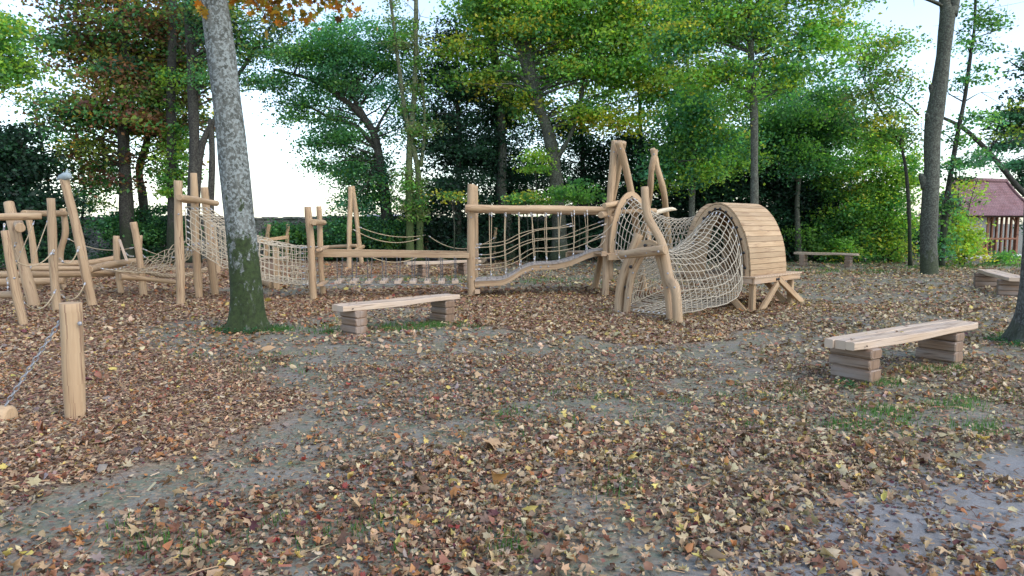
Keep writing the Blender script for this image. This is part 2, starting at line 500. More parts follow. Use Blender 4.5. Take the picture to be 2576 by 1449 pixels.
def build_ground():
    xs = np.concatenate([np.linspace(-600, -34, 14), np.arange(-32, 32, .16), np.linspace(34, 600, 14)])
    ys = np.concatenate([np.linspace(-60, -2, 6), np.arange(0, 12, .12), np.arange(12, 42, .3), np.linspace(44, 900, 16)])
    X, Y = np.meshgrid(xs, ys); ch, pa = masks(X, Y)
    def blur(a):
        a = a.astype(float)
        for _ in range(2):
            a = (a + np.roll(a, 1, 0) + np.roll(a, -1, 0) + np.roll(a, 1, 1) + np.roll(a, -1, 1)) / 5
        return a
    Z = hgt(X, Y); far = np.clip((np.maximum(np.abs(X) - 30, Y - 40)) / 10, 0, 1); Z = Z * (1 - far) - .02
    V = np.stack([X, Y, Z], -1).reshape(-1, 3)
    C = np.stack([blur(ch), blur(pa), np.zeros_like(X)], -1).reshape(-1, 3)
    ny, nx = X.shape
    i = (np.arange(ny - 1)[:, None] * nx + np.arange(nx - 1)[None]).ravel()
    Fc = np.stack([i, i + 1, i + nx + 1, i + nx], 1)
    m, nt, b, o = nmat('forest_ground')
    at = N(nt, 'ShaderNodeAttribute', attribute_name='col'); sp = N(nt, 'ShaderNodeSeparateColor'); nt.links.new(at.outputs['Color'], sp.inputs[0])
    tc = N(nt, 'ShaderNodeTexCoord'); v = tc.outputs['Object']
    n0 = noise(nt, v, .7, 5); n1 = noise(nt, v, 3.5, 6, .65); n2 = noise(nt, v, 45, 4, .7); n3 = noise(nt, v, 150, 3, .7)
    dirt = mix(nt, n2, (.125, .12, .102), (.26, .25, .215))
    dirt = mix(nt, ramp(nt, n3, [(.55, 0), (.75, .6)]).outputs[0], dirt, (.36, .35, .33))
    moss = mix(nt, n2, (.075, .105, .052), (.14, .18, .10))
    g = mix(nt, ramp(nt, n1, [(.40, 0), (.62, .85)]).outputs[0], dirt, moss)
    vo = N(nt, 'ShaderNodeTexVoronoi'); vo.inputs['Scale'].default_value = 34; vo.inputs['Randomness'].default_value = 1
    nt.links.new(mapping(nt, v, (1, 1.7, 1)), vo.inputs['Vector'])
    sc = N(nt, 'ShaderNodeSeparateColor'); nt.links.new(vo.outputs['Color'], sc.inputs[0])
    chips = ramp(nt, sc.outputs[0], [(0, (.10, .055, .036)), (.3, (.22, .125, .08)), (.55, (.34, .215, .14)), (.8, (.47, .34, .23)), (1, (.25, .14, .10))]).outputs[0]
    c = mix(nt, sp.outputs[0], g, chips)
    pth = mix(nt, n2, (.17, .17, .17), (.30, .295, .29)); pth = mix(nt, ramp(nt, n1, [(.4, 0), (.7, .8)]).outputs[0], pth, (.13, .125, .12)); pth = mix(nt, ramp(nt, n3, [(.56, 0), (.7, .8)]).outputs[0], pth, (.42, .41, .40))
    c = mix(nt, sp.outputs[1], c, pth)
    # fine brown crumbs everywhere
    v2 = N(nt, 'ShaderNodeTexVoronoi'); v2.inputs['Scale'].default_value = 55; nt.links.new(v, v2.inputs['Vector'])
    s2 = N(nt, 'ShaderNodeSeparateColor'); nt.links.new(v2.outputs['Color'], s2.inputs[0])
    cr = N(nt, 'ShaderNodeMath', operation='MULTIPLY'); nt.links.new(ramp(nt, s2.outputs[0], [(.42, 0), (.48, 1)]).outputs[0], cr.inputs[0])
    nt.links.new(ramp(nt, n0, [(.40, .30), (.68, .8)]).outputs[0], cr.inputs[1])
    inv = N(nt, 'ShaderNodeMath', operation='MULTIPLY_ADD'); inv.inputs[1].default_value = -.75; inv.inputs[2].default_value = 1; nt.links.new(sp.outputs[1], inv.inputs[0])
    cr2 = N(nt, 'ShaderNodeMath', operation='MULTIPLY'); nt.links.new(cr.outputs[0], cr2.inputs[0]); nt.links.new(inv.outputs[0], cr2.inputs[1])
    c = mix(nt, cr2.outputs[0], c, ramp(nt, s2.outputs[1], [(0, (.10, .058, .038)), (.5, (.25, .165, .105)), (1, (.42, .31, .20))]).outputs[0])
    nt.links.new(c, b.inputs['Base Color']); b.inputs['Roughness'].default_value = .95
    bump(nt, b, mix(nt, .5, n2, sc.outputs[1]), .6, .012)
    M['ground'] = m
    ob = np_build('ground', V, Fc, C, 'ground', smooth=True)
    ob['kind'] = 'structure'
build_ground()

# ---- fallen leaves: maple-shaped, curled, one litter
MAPLE = np.array([(0, 0), (.30, -.16), (.24, .06), (.58, .16), (.34, .30), (.40, .58), (.13, .50), (0, .92),
                  (-.13, .50), (-.40, .58), (-.34, .30), (-.58, .16), (-.24, .06), (-.30, -.16)]) * 1.05
OVAL = np.array([(0, -.1), (.30, .12), (.26, .50), (0, .85), (-.26, .50), (-.30, .12)])
PAL = {'khaki': (.40, .335, .21), 'tan': (.42, .285, .17), 'cream': (.52, .42, .275), 'brown': (.155, .088, .055), 'rust': (.25, .115, .075), 'orange': (.40, .18, .07), 'yellow': (.58, .45, .14),
       'plum': (.12, .04, .05), 'grey': (.26, .21, .19), 'red': (.28, .055, .045), 'choc': (.21, .14, .095)}
def palette(n, w):
    ks = list(w); p = np.array([w[k] for k in ks], float); p /= p.sum()
    c = np.array([PAL[k] for k in ks])[rng.choice(len(ks), n, p=p)]
    return np.clip(c * rng.uniform(.7, 1.3, (n, 1)) * rng.uniform(.92, 1.08, (n, 3)), 0, .85)
def leaves(pos, size, cols, outline, curl=1.0, tilt=.35, lift=.012):
    n = len(pos); m = len(outline)
    loc = np.concatenate([outline, [[0, .3]]], 0)
    x = loc[None, :, 0] * rng.uniform(.75, 1.15, (n, 1)); y = loc[None, :, 1] * rng.uniform(.8, 1.1, (n, 1)) - .35
    x = x + rng.normal(0, .035, (n, m + 1)); y = y + rng.normal(0, .03, (n, m + 1))
    k = np.abs(rng.normal(0, 1.6, (n, 1))) * curl + .15; k2 = rng.normal(0, 1.0, (n, 1)) * curl + .1
    sg = np.where(rng.random((n, 1)) < .6, 1., -1.)
    z = sg * (1 - np.cos(k * x)) / k; x = np.sin(k * x) / k
    z = z + (1 - np.cos(k2 * y)) / k2; y = np.sin(k2 * y) / k2
    z = z + rng.normal(0, .04, (n, m + 1)) * curl
    L = np.stack([x, y, z], -1) * size[:, None, None]
    a = rng.uniform(0, 6.283, n); tx = rng.normal(0, tilt, n); ty = rng.normal(0, tilt, n)
    ca, sa = np.cos(a), np.sin(a)
    cx, sx = np.cos(tx), np.sin(tx); cy, sy = np.cos(ty), np.sin(ty)
    X, Y, Z = L[..., 0], L[..., 1], L[..., 2]
    Y, Z = Y * cx[:, None] - Z * sx[:, None], Y * sx[:, None] + Z * cx[:, None]
    X, Z = X * cy[:, None] + Z * sy[:, None], -X * sy[:, None] + Z * cy[:, None]
    X, Y = X * ca[:, None] - Y * sa[:, None], X * sa[:, None] + Y * ca[:, None]
    Z = Z - Z.min(1, keepdims=True) * .8
    V = np.stack([X + pos[:, 0:1], Y + pos[:, 1:2], Z + pos[:, 2:3]], -1).reshape(-1, 3)
    b = (np.arange(n) * (m + 1))[:, None]; j = np.arange(m)[None]
    Fc = np.stack([np.broadcast_to(b + m, (n, m)), b + j, b + (j + 1) % m], -1).reshape(-1, 3)
    C = np.repeat(cols, m + 1, 0)
    return V, Fc, C
def scatter(y0, y1, dens, padx=1.0):
    """points in the strip of ground in front of the camera"""
    ym = y1; w = .78 * ym + padx
    n = int(dens * 2 * w * (y1 - y0))
    x = rng.uniform(-w, w, n); y = rng.uniform(y0, y1, n)
    k = np.abs(x) < .78 * y + padx
    return x[k], y[k]
def merge(parts):
    V, Fc, C, o = [], [], [], 0
    for v, f, c in parts: V.append(v); Fc.append(f + o); C.append(c); o += len(v)
    return np.concatenate(V), np.concatenate(Fc), np.concatenate(C)
def litter():
    parts = []
    for (y0, y1, dens, outl, smin, smax, curl) in ((1.6, 5.5, 1350, MAPLE, .030, .070, 1.7), (5.5, 9, 950, OVAL, .036, .076, 1.5), (9, 15, 520, OVAL, .055, .10, 1.0), (15, 26, 170, OVAL, .07, .12, .8), (26, 36, 40, OVAL, .10, .17, .8)):
        x, y = scatter(y0, y1, dens)
        ch, pa = masks(x, y)
        cl = fbm(x, y, 1.3, 40) * .6 + fbm(x, y, 5, 44) * .4
        right = np.clip((x / np.maximum(y, 1) + .25) * 2.2, 0, 1)
        p = np.clip((cl - .36) * 5.0, .12, 1.0) * (.50 + .42 * right)
        p = np.where(ch, np.clip(.42 + .45 * right, 0, 1), p)
        p = np.where(pa, np.clip((cl - .46) * 7, .05, 1.0) * .6, p)
        # deep drift just above the path edge
        p = np.where(~pa & (y < 5.8) & (x > -.6) & ~ch, np.maximum(p, np.clip((cl - .30) * 5, .3, 1)), p)
        k = rng.random(len(x)) < p
        x, y, ch, pa, right = x[k], y[k], ch[k], pa[k], right[k]
        n = len(x)
        cR = palette(n, dict(tan=.20, khaki=.20, cream=.22, brown=.17, rust=.09, orange=.03, yellow=.05, grey=.07, choc=.16, plum=.01))
        cL = palette(n, dict(tan=.40, cream=.13, brown=.09, rust=.19, orange=.09, yellow=.03, plum=.02, red=.015, grey=.05, choc=.10))
        t = (rng.random(n) < np.clip(right * .9 + .05, 0, 1))[:, None]
        col = np.where(t, cR, cL)
        z = hgt(x, y) - .012 + rng.random(n) ** 2 * .022
        s = smin + (smax - smin) * rng.random(n) ** 1.6
        big = rng.random(n) < .02; s = np.where(big, s * 1.45, s)
        s = .88 * s * np.exp(rng.normal(0, .25, n)); pos = np.stack([x, y, z], 1)
        a = rng.random(n) < (.28 if outl is MAPLE else 0)
        b = ~a
        if a.any(): parts.append(leaves(pos[a], s[a] * 1.15, col[a], MAPLE, curl * 1.0, .45))
        parts.append(leaves(pos[b], s[b], col[b], OVAL, curl * 1.25))
        if y0 < 6:   # a second, flatter layer of broken brown leaf
            x, y = scatter(y0, y1, dens * 1.2); ch, pa = masks(x, y); cl = fbm(x, y, 1.3, 40)
            k = rng.random(len(x)) < np.where(pa, np.clip((cl - .48) * 6, .03, .5), .75 * np.clip((cl - .36) * 4.5, .12, 1)); x, y = x[k], y[k]; n = len(x)
            col = palette(n, dict(brown=.45, choc=.35, plum=.08, rust=.12, grey=.12))
            parts.append(leaves(np.stack([x, y, hgt(x, y) - .018], 1), rng.uniform(.018, .05, n), col, OVAL, 1.2, .25))
    on = []
    for (A, B, n, w, z) in (((3.5, 7.45), (5.7, 8.95), 7, .12, .452), ((-2.6, 10.7), (-1.1, 12.3), 4, .1, .452), ((-1.0, 16.8), (2.2, 17.0), 0, .2, .5)):
        for _ in range(n):
            t = random.random(); on.append((A[0] + (B[0] - A[0]) * t + random.uniform(-w, w) * .5, A[1] + (B[1] - A[1]) * t + random.uniform(-w, w), z))
    on = np.array(on); parts.append(leaves(on, rng.uniform(.03, .055, len(on)), palette(len(on), dict(tan=.4, yellow=.2, brown=.2, rust=.2)), MAPLE, .9, .15))
    v, f, c = merge(parts)
    print('litter leaves faces', len(f))
    ob = np_build('fallen_leaves', v, f, c, 'litter')
    tag(ob, 'brown, tan and yellow fallen maple leaves strewn thickly over the ground', 'leaves', None, 'stuff')
    # wood chips
    parts = []
    for y0, y1, dens, s0 in ((2.0, 9, 900, .020), (9, 17, 420, .030), (17, 26, 120, .05)):
        x, y = scatter(y0, y1, dens); ch, pa = masks(x, y); k = ch | (rng.random(len(x)) < .05); x, y = x[k], y[k]; n = len(x)
        a = rng.uniform(0, 6.283, n); l = rng.uniform(.5, 1.6, n) * s0; w = rng.uniform(.2, .5, n) * s0
        dx, dy = np.cos(a), np.sin(a); z = hgt(x, y) - .012 + rng.random(n) * .012; tl = rng.normal(0, .25, n) * l; tw = rng.normal(0, .3, n) * w
        q = []
        for sl, sw in ((-1, -1), (1, -1), (1, 1), (-1, 1)):
            q.append(np.stack([x + dx * l * sl - dy * w * sw, y + dy * l * sl + dx * w * sw, z + sl * tl + sw * tw + .006], 1))
        V = np.stack(q, 1).reshape(-1, 3); Fc = np.arange(4 * n).reshape(-1, 4)
        col = palette(n, dict(tan=.45, cream=.14, rust=.18, brown=.1, choc=.14, orange=.05))
        parts.append((V, Fc, np.repeat(col, 4, 0)))
    v, f, c = merge(parts)
    ob = np_build('wood_chips', v, f, c, 'chip')
    tag(ob, 'loose brown wood chips spread under and around the climbing equipment', 'wood chips', None, 'stuff')
litter()

def twigs():
    parts = []
    x, y = scatter(1.8, 9, 26); n = len(x); a = rng.uniform(0, 6.283, n); l = rng.uniform(.02, .09, n) * np.where(rng.random(n) < .05, 2.2, 1); w = rng.uniform(.0012, .003, n)
    dx, dy = np.cos(a), np.sin(a); z = hgt(x, y) + rng.uniform(0, .02, n); t = rng.normal(0, .12, n) * l; b = rng.normal(0, .15, n) * l
    V = []; F_ = []
    pts = [(-1, 0), (0, 1), (1, 0)]
    ring = []
    for s, bb in pts:
        cx, cy, cz = x + dx * l * s - dy * b * bb, y + dy * l * s + dx * b * bb, z + t * s + .004
        ring.append([np.stack([cx - dy * w * q, cy + dx * w * q, cz + w * h], 1) for q, h in ((-1, 0), (0, 1.4), (1, 0))])
    V = np.stack([p for r in ring for p in r], 1).reshape(-1, 3); o = (np.arange(n) * 9)[:, None]
    F_ = np.concatenate([o + np.array([[i * 3 + k, i * 3 + k + 1, i * 3 + k + 4, i * 3 + k + 3]]) for i in (0, 1) for k in (0, 1)], 0)
    ob = np_build('twigs', V, F_, np.repeat(palette(n, dict(brown=.4, rust=.3, tan=.2, choc=.3)), 9, 0), 'chip')
    tag(ob, 'thin leaf stalks and small twigs lying among the fallen leaves', 'twigs', None, 'stuff')
twigs()

# ---- grass tufts and small weeds
def tufts():
    spots = []
    for (px, py, rx, ry, n) in ((2250, 1040, 90, 30, 20), (2420, 1010, 130, 30, 18), (2480, 1080, 90, 25, 10), (2120, 1060, 90, 30, 10), (1540, 1210, 60, 20, 4), (1280, 1060, 160, 40, 10), (1290, 1370, 40, 25, 4), (950, 820, 190, 8, 30),
                                (1010, 828, 60, 6, 14), (1100, 818, 60, 6, 16), (840, 832, 40, 5, 10), (690, 828, 40, 6, 16), (560, 826, 30, 6, 10), (2560, 840, 60, 12, 20), (2220, 960, 80, 14, 14),
                                (2360, 930, 100, 14, 14), (1250, 705, 420, 10, 60), (2100, 655, 320, 8, 60), (2420, 668, 200, 8, 70), (900, 1320, 200, 40, 8), (420, 1340, 200, 40, 8), (1700, 1000, 700, 80, 26),
                                (2050, 680, 250, 10, 40), (640, 900, 220, 40, 12)):
        for _ in range(n):
            p = G(px + random.gauss(0, rx * .5), min(1440, max(645, py + random.gauss(0, ry * .5))))
            spots.append(p)
    Vs = []; 
    for p in spots:
        far = p.y / 8
        k = random.randint(14, 34)
        for _ in range(k):
            rr = random.gauss(0, .09 + .05 * far); aa = random.random() * 6.28
            bx, by = p.x + rr * math.cos(aa), p.y + rr * math.sin(aa)
            h = random.uniform(.02, .055) * (1 + .25 * min(far, 3)); w = .0035 * max(1, far); d = random.random() * 6.28; le = random.gauss(0, .4) * h
            z = float(hgt(bx, by)) - .02
            c, s_ = math.cos(d) * w, math.sin(d) * w
            Vs.append([(bx - c, by - s_, z), (bx + c, by + s_, z), (bx + s_ * 0 + le * math.sin(d), by + le * math.cos(d), z + h + .02)])
    V = np.array(Vs).reshape(-1, 3); n = len(Vs)
    col = np.array([(.08, .19, .05)]) * rng.uniform(.6, 1.5, (n, 1)) * rng.uniform(.9, 1.1, (n, 3))
    ob = np_build('grass', V, np.arange(3 * n).reshape(-1, 3), np.repeat(col, 3, 0), 'leaf')
    tag(ob, 'sparse short green grass tufts poking through the fallen leaves', 'grass', None, 'stuff')
tufts()

# ================================================================== BENCHES
def bench(A, B, width, z, boards, label, legw=.46, legt=.22, legpos=(.13, .86), thick=.085, roundtop=False, legoff=0.0):
    A = Vector((A[0], A[1], 0)); B = Vector((B[0], B[1], 0)); d = (B - A); L = d.length; d.normalize(); w = Vector((-d.y, d.x, 0))
    root = thing('log_bench', label, 'bench', (A + B) / 2, 'heavy plank benches around the play area')
    wb = width / boards; zt = z - thick
    for i in range(boards):
        mb = MB(); n = 14; e0, e1 = random.uniform(-.03, .03), random.uniform(-.03, .03)
        rows = []
        for k in range(n):
            t = k / (n - 1); x = e0 + t * (L - e0 + e1)
            wl = (i - boards / 2) * wb + .0015; wr = (i + 1 - boards / 2) * wb - .0015
            if i == 0: wl += .018 * math.sin(t * 5.2 + 1) - .012 + (.03 if k in (0, n - 1) else 0)
            if i == boards - 1: wr += .018 * math.sin(t * 4.1) + .012 * math.sin(t * 9) - (.03 if k in (0, n - 1) else 0)
            th = thick * (1 + .12 * math.sin(t * 6 + i)); c = .009
            prof = [(wl + c, 0), (wr - c, 0), (wr, c), (wr, th - c), (wr - c, th), (wl + c, th), (wl, th - c), (wl, c)]
            rows.append([A + d * x + w * p[0] + Vector((0, 0, z - th + p[1] + .004 * math.sin(t * 11 + i))) for p in prof])
        for r in rows: mb.v += r
        for k in range(n - 1):
            for j in range(8):
                j2 = (j + 1) % 8; t0 = k * L / (n - 1); t1 = (k + 1) * L / (n - 1)
                mb.face((k * 8 + j, (k + 1) * 8 + j, (k + 1) * 8 + j2, k * 8 + j2), [(j * .07 + i, t0), (j * .07 + i, t1), (j * .07 + .07 + i, t1), (j * .07 + .07 + i, t0)])
        mb.face(range(8), [(0, 0)] * 8); mb.face(range((n - 1) * 8, n * 8)[::-1], [(0, 0)] * 8)
        s = build('seat_board', mb, 'bench', root)
        if i == 0:
            for t in (.07, .93):
                build('bolt_hole', MB().ball(A + d * (L * t) - w * (width / 2 + .004) + Vector((0, 0, z - thick * .55)), .012, -w, .5), 'dark', s)
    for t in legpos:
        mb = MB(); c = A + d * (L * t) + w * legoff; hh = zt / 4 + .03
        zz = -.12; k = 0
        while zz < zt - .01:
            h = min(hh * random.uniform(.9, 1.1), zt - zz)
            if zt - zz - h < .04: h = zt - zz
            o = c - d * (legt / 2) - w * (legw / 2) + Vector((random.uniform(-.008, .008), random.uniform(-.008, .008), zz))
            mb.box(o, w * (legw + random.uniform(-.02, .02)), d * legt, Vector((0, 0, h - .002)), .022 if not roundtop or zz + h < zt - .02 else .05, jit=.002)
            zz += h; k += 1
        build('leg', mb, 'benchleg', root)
    return root
bench((3.465, 7.39), (5.77, 8.955), .39, .45, 3, 'large plank bench at the right, nearest the camera, on two stacked timber legs', legpos=(.12, .80))
bench((-2.655, 10.58), (-1.045, 12.36), .37, .45, 2, 'plank bench in front of the chain step bridge, right of the lichen covered trunk', legpos=(.13, .90), legw=.40)
a = G(1985 + 20, 633, .55); b = G(2127 - 5, 639, .55)
bench((11.45, 28.5), (13.3, 27.1), .46, .52, 2, 'plank bench standing far back beside the shrubs, right of the barrel tunnel', legpos=(.14, .86))
bench((12.75, 18.95), (11.55, 16.0), .42, .45, 2, 'plank bench below the tiled hut, half hidden by the trunk at the right edge', legpos=(.10, .84), legw=.60)
bench((-3.36, 22.3), (-1.1, 23.6), .36, .46, 1, 'pale plank bench seen behind the chain step bridge', legpos=(.22, .78), roundtop=True)

# ================================================================== FRONT LEFT POST + LYING LOG
bp = G(190, 1041)
root = thing('wooden_bollard', 'thick round flat topped post standing alone in the left foreground', 'post', bp)
tp = P(177, 762, bp.y - .02)
pb = build('post', log_mb([bp - Vector((0, 0, .12)), bp.lerp(tp, .5), tp], [.090, .084, .083], wav=.003, sides=28, bevel=.05), 'log', root)
ca = P(150, 811, bp.y - .04); bolt(P(201, 814, bp.y - .07), pb, .022); 
mb = MB().ball(ca, .02, (-1, -.3, 0), 1.0); build('eye_bolt', mb, 'steel', pb)
le = G(22, 1048, .11); le = P(24, 1049, 6.05)
chn = build('hanging_chain', MB().chain(ca, le + Vector((-.03, 0, .10)), .05, .0065), 'steel')
tag(chn, 'galvanised chain slanting from the foreground post down to the lying log', 'chain')
lg = build('balance_log', log_mb([le + Vector((-1.9, .25, .02)), le + Vector((-.9, .12, 0)), le], [.10, .10, .098], wav=.004, sides=24, bevel=.25), 'log')
tag(lg, 'round swinging log low over the ground at the left edge, its end facing the post', 'log')

# ================================================================== LEFT CLIMBING GROUP
def post_px(base, top, r_px, parent, Ytop=None, mid=None, bolts=(), name='post', wav=.012):
    b = G(*base); Yt = b.y if Ytop is None else Ytop
    t = P(top[0], top[1], Yt); r = r_px * mpp(b.y) / 2
    m = [P(x, y, b.y + (Yt - b.y) * (base[1] - y) / max(1, base[1] - top[1])) for x, y in (mid or [])]
    return post_part(b, t, r, parent, m, bolts, name, wav=wav)
def log_px(pa, Ya, pb_, Yb, r_px, parent, name='log', mid=None, mat='log', wav=.01):
    a, b = P(*pa, Ya), P(*pb_, Yb); r = r_px * mpp((Ya + Yb) / 2) / 2
    return build(name, log_mb([a] + [P(x, y, Y) for x, y, Y in (mid or [])] + [b], [r, r * 1.03, r], wav=wav), mat, parent)
def rope_thing(a, b, sag, label, r=.012, mat=('rope', 'alu'), parent=None, group='ropes strung between the left climbing posts'):
    o = build('rope', rope_mb(rope_pts(a, b, sag), r), mat, parent)
    if parent is None: tag(o, label, 'rope', group)
    return o

r_ = thing('log_swing_frame', 'leaning log frame with a high crossbeam and hanging ropes at the left edge', 'climbing frame', G(84, 769))
post_px((84, 769), (21, 509), 26, r_, Ytop=14.9, bolts=(.55,))
post_px((100, 727), (70, 544), 15, r_)
post_px((160, 722), (158, 526), 15, r_, mid=[(152, 640), (163, 585)], bolts=(.9,))
log_px((-90, 549), 13.6, (104, 543), 14.3, 17, r_, 'crossbeam')
log_px((60, 536), 16.6, (165, 537), 18.6, 14, r_, 'crossbeam', wav=.006)
log_px((38, 545), 17.4, (51, 573), 13.7, 20, r_, 'stub_log', wav=.002)
for a, b in (((86, 557, 15.2), (30, 690, 14.0)), ((122, 550, 16), (74, 680, 15)), ((11, 563, 13.6), (10, 583, 13.6)), ((40, 610, 14), (28, 655, 14.2))):
    build('rope', rope_mb([P(*a), P(*b)], .011), ('rope', 'alu'), r_)
r_ = thing('leaning_post', 'short round post at the left edge with a low log rail fixed to it', 'post', G(61, 815))
post_px((61, 816), (11, 582), 21, r_, bolts=(.55,))
log_px((-60, 742), 12.3, (49, 743), 11.75, 18, r_, 'rail')
build('rope', rope_mb([P(19, 700, 12.0), P(20, 738, 12.0)], .008), ('rope', 'alu'), r_)
r_ = thing('leaning_post', 'slightly leaning flat topped post between two slack ropes, left of the tallest log', 'post', G(144, 781))
post_px((144, 782), (125, 499), 20, r_, bolts=(.55,))
r_ = thing('leaning_post', 'tall smooth log leaning left with a small grey pointed cap on its top', 'post', G(234, 766))
post_px((234, 768), (163, 450), 22, r_, mid=[(195, 590)], bolts=(.37,))
cp = P(163, 444, 14.4)
mb = MB(); mb.tube([cp + Vector((-.17, 0, -.07)), cp + Vector((-.09, 0, -.02)), cp + Vector((0, 0, .0)), cp + Vector((.08, 0, -.0)), cp + Vector((.10, 0, -.05))], [.01, .05, .085, .08, .05], 14, wob=.05)
mb.tube([cp + Vector((.03, 0, .02)), cp + Vector((.05, 0, .08)), cp + Vector((.055, 0, .16))], [.05, .03, .004], 10)
build('post_cap', mb, 'greycap', r_)
Yc = 13.7
rope_thing(P(28, 648, 12.6), P(136, 629, 13.4), .22, 'upper slack rope running from the edge post to the slightly leaning post')
rope_thing(P(150, 650, 13.7), P(199, 621, 14.2), .20, 'short curved rope hung high between the slightly leaning post and the tall leaning log')
rope_thing(P(55, 757, 11.9), P(140, 729, 13.4), .25, 'lower slack rope just above the leaves, left of the slightly leaning post')
rope_thing(P(154, 742, 13.6), P(217, 705, 14.4), .22, 'lowest curved rope with a steel shackle fixed to the foot of the tall leaning log')
rope_thing(P(170, 600, 18.4), P(335, 623, 16.9), .16, 'long thin rope strung behind the tall leaning log')

r_ = thing('log_platform', 'low walkway of round logs on short posts left of the tall net frame', 'climbing frame', G(320, 735))
post_px((361, 743), (336, 560), 17, r_, mid=[(350, 640)])
post_px((307, 738), (293, 594), 15, r_, mid=[(297, 670)])
log_px((352, 592), 18.0, (352, 670), 18.0, 9, r_, 'post')
build('slat', MB().box(P(296, 602, 16.6), P(315, 656, 16.4) - P(296, 602, 16.6), Vector((.06, 0, 0)), Vector((0, .03, 0)), .005), 'bench', r_)
log_px((222, 677), 14.5, (345, 656), 18.2, 18, r_, 'log', mid=[(275, 667, 16.2)])
log_px((68, 674), 16.2, (232, 677), 16.6, 13, r_, 'log')
log_px((160, 662), 18.0, (300, 648), 18.8, 15, r_, 'log', mid=[(230, 661, 18.4)])
log_px((-60, 692), 16.0, (330, 687), 17.4, 17, r_, 'log')
log_px((-60, 712), 17.5, (160, 705), 18.0, 20, r_, 'log')
log_px((70, 668), 17, (200, 664), 18, 9, r_, 'log')
log_px((225, 684), 16.4, (350, 690), 17.6, 10, r_, 'log')
log_px((150, 700), 18.4, (163, 730), 18.2, 12, r_, 'post')
lr = build('low_log', log_mb([P(303, 697, 16.0), P(360, 701, 16.4), P(446, 710, 17.2)], [.075, .06, .05]), 'log')
tag(lr, 'sloping pale log low over the leaves between the log walkway and the tall net frame', 'log')
# thick laid rope: three strands twisted
mb = MB(); A_, B_ = P(360, 681, 17.2), P(520, 676, 18.6)
for s in range(3):
    pts = []
    for i in range(90):
        t = i / 89; p = A_.lerp(B_, t) - Vector((0, 0, .16 * 4 * t * (1 - t))); a = t * 34 + s * 2.094
        pts.append(p + Vector((0, math.cos(a), math.sin(a))) * .028)
    mb.tube(pts, .034, 7)
tr = build('thick_rope', mb, 'thickrope'); tag(tr, 'very thick twisted rope sagging behind the tall net frame', 'rope')
# sloping net sheet
I, J = 18, 9; g = []
ne = crv([P(x, y, 14.9 + (x - 250) * .0018) for x, y in ((250, 674), (300, 683), (350, 687), (400, 685), (438, 677), (462, 655), (474, 622))], I)
fe = crv([P(x, y, 18.0 - (x - 332) * .0045) for x, y in ((332, 657), (370, 649), (410, 634), (440, 617), (470, 606), (495, 605), (512, 607))], I)
for i in range(I):
    g.append([ne[i].lerp(fe[i], j / (J - 1)) - Vector((0, 0, .10 * 4 * (j / (J - 1)) * (1 - j / (J - 1)))) for j in range(J)])
nt_ = build('rope_net', net_mb(g, .010, .02, ferr=((0, 1), (I - 1, I - 2))), ('rope', 'alu')); tag(nt_, 'sagging sloping net sheet rising from the log walkway to the tall net frame', 'net')
for q, (a, b, s) in enumerate(((P(358, 625, 16.6), P(445, 648, 16.6), .05), (P(356, 640, 16.9), P(430, 668, 17), .08), (P(315, 636, 17), P(336, 645, 16.9), .02))):
    rope_thing(a, b, s, ['thin handrail rope beside the sloping net sheet, the upper one', 'thin handrail rope beside the sloping net sheet, the lower one', 'tiny rope end between the two short posts of the log walkway'][q], .009)

# ---- tall net frame: three posts and a crossbar
r_ = thing('post_frame', 'frame of three tall posts with a round crossbar, just left of the lichen covered trunk', 'climbing frame', G(500, 750))
pp = post_px((455, 764), (447, 455), 20, r_, bolts=(.75,)); post_px((500, 747), (486, 436), 18, r_); post_px((541, 739), (513, 471), 18.5, r_)
post_px((549, 688), (536, 560), 13, r_)
log_px((451, 497), 14.6, (545, 511), 16.6, 15, r_, 'crossbar')
log_px((462, 507), 15.0, (498, 508), 16.2, 7, r_, 'net_bar', wav=.001)
# ---- square rope tube from the tall frame to the pair of posts
def tube_net(secs, cols, name, label, sag, r=.010, jit=.010, ferr=True, mats=('netrope', 'alu')):
    """secs: start and end cross sections (equal lists of points), cols rings between them; sag(u, v) drop"""
    s0, s1 = secs; J = len(s0); g = []
    for i in range(cols):
        u = i / (cols - 1); g.append([s0[j].lerp(s1[j], u) + sag(u, j / J) for j in range(J)])
    ob = build(name, net_mb(g, r, jit, ferr=((0, 1), (cols - 1, cols - 2)) if ferr else None, close_u=True), mats)
    tag(ob, label, 'net'); return ob
def rect_sec(c, wy, h, nside_y, nside_z, wdir=Vector((0, 1, 0))):
    pts = []
    for k in range(nside_z): pts.append(c - wdir * wy / 2 + Vector((0, 0, h / 2 - h * k / nside_z)))
    for k in range(nside_y): pts.append(c + wdir * (-wy / 2 + wy * k / nside_y) - Vector((0, 0, h / 2)))
    for k in range(nside_z): pts.append(c + wdir * wy / 2 + Vector((0, 0, -h / 2 + h * k / nside_z)))
    for k in range(nside_y): pts.append(c + wdir * (wy / 2 - wy * k / nside_y) + Vector((0, 0, h / 2)))
    return pts
def mean(a, b): return (a + b) / 2
cA = P(464, 565, 15.1); topA = P(466, 520, 15.1); botA = P(466, 612, 15.1)
cB = P(775, 624, 16.0); botB = P(775, 717, 16.0)
sA = rect_sec(Vector((cA.x + .05, 15.65, (topA.z + botA.z) / 2)), .95, topA.z - botA.z, 5, 6, Vector((.12, 1, 0)))
sB = rect_sec(Vector((cB.x - .02, 16.45, (cB.z + botB.z) / 2)), .85, cB.z - botB.z, 5, 6, Vector((.12, 1, 0)))
tube_net((sA, sB), 26, 'rope_net_tube', 'square tube of pale net passing behind the lichen covered trunk', lambda u, v: Vector((0, 0, -.30 * 4 * u * (1 - u) * (1 - .3 * u))))

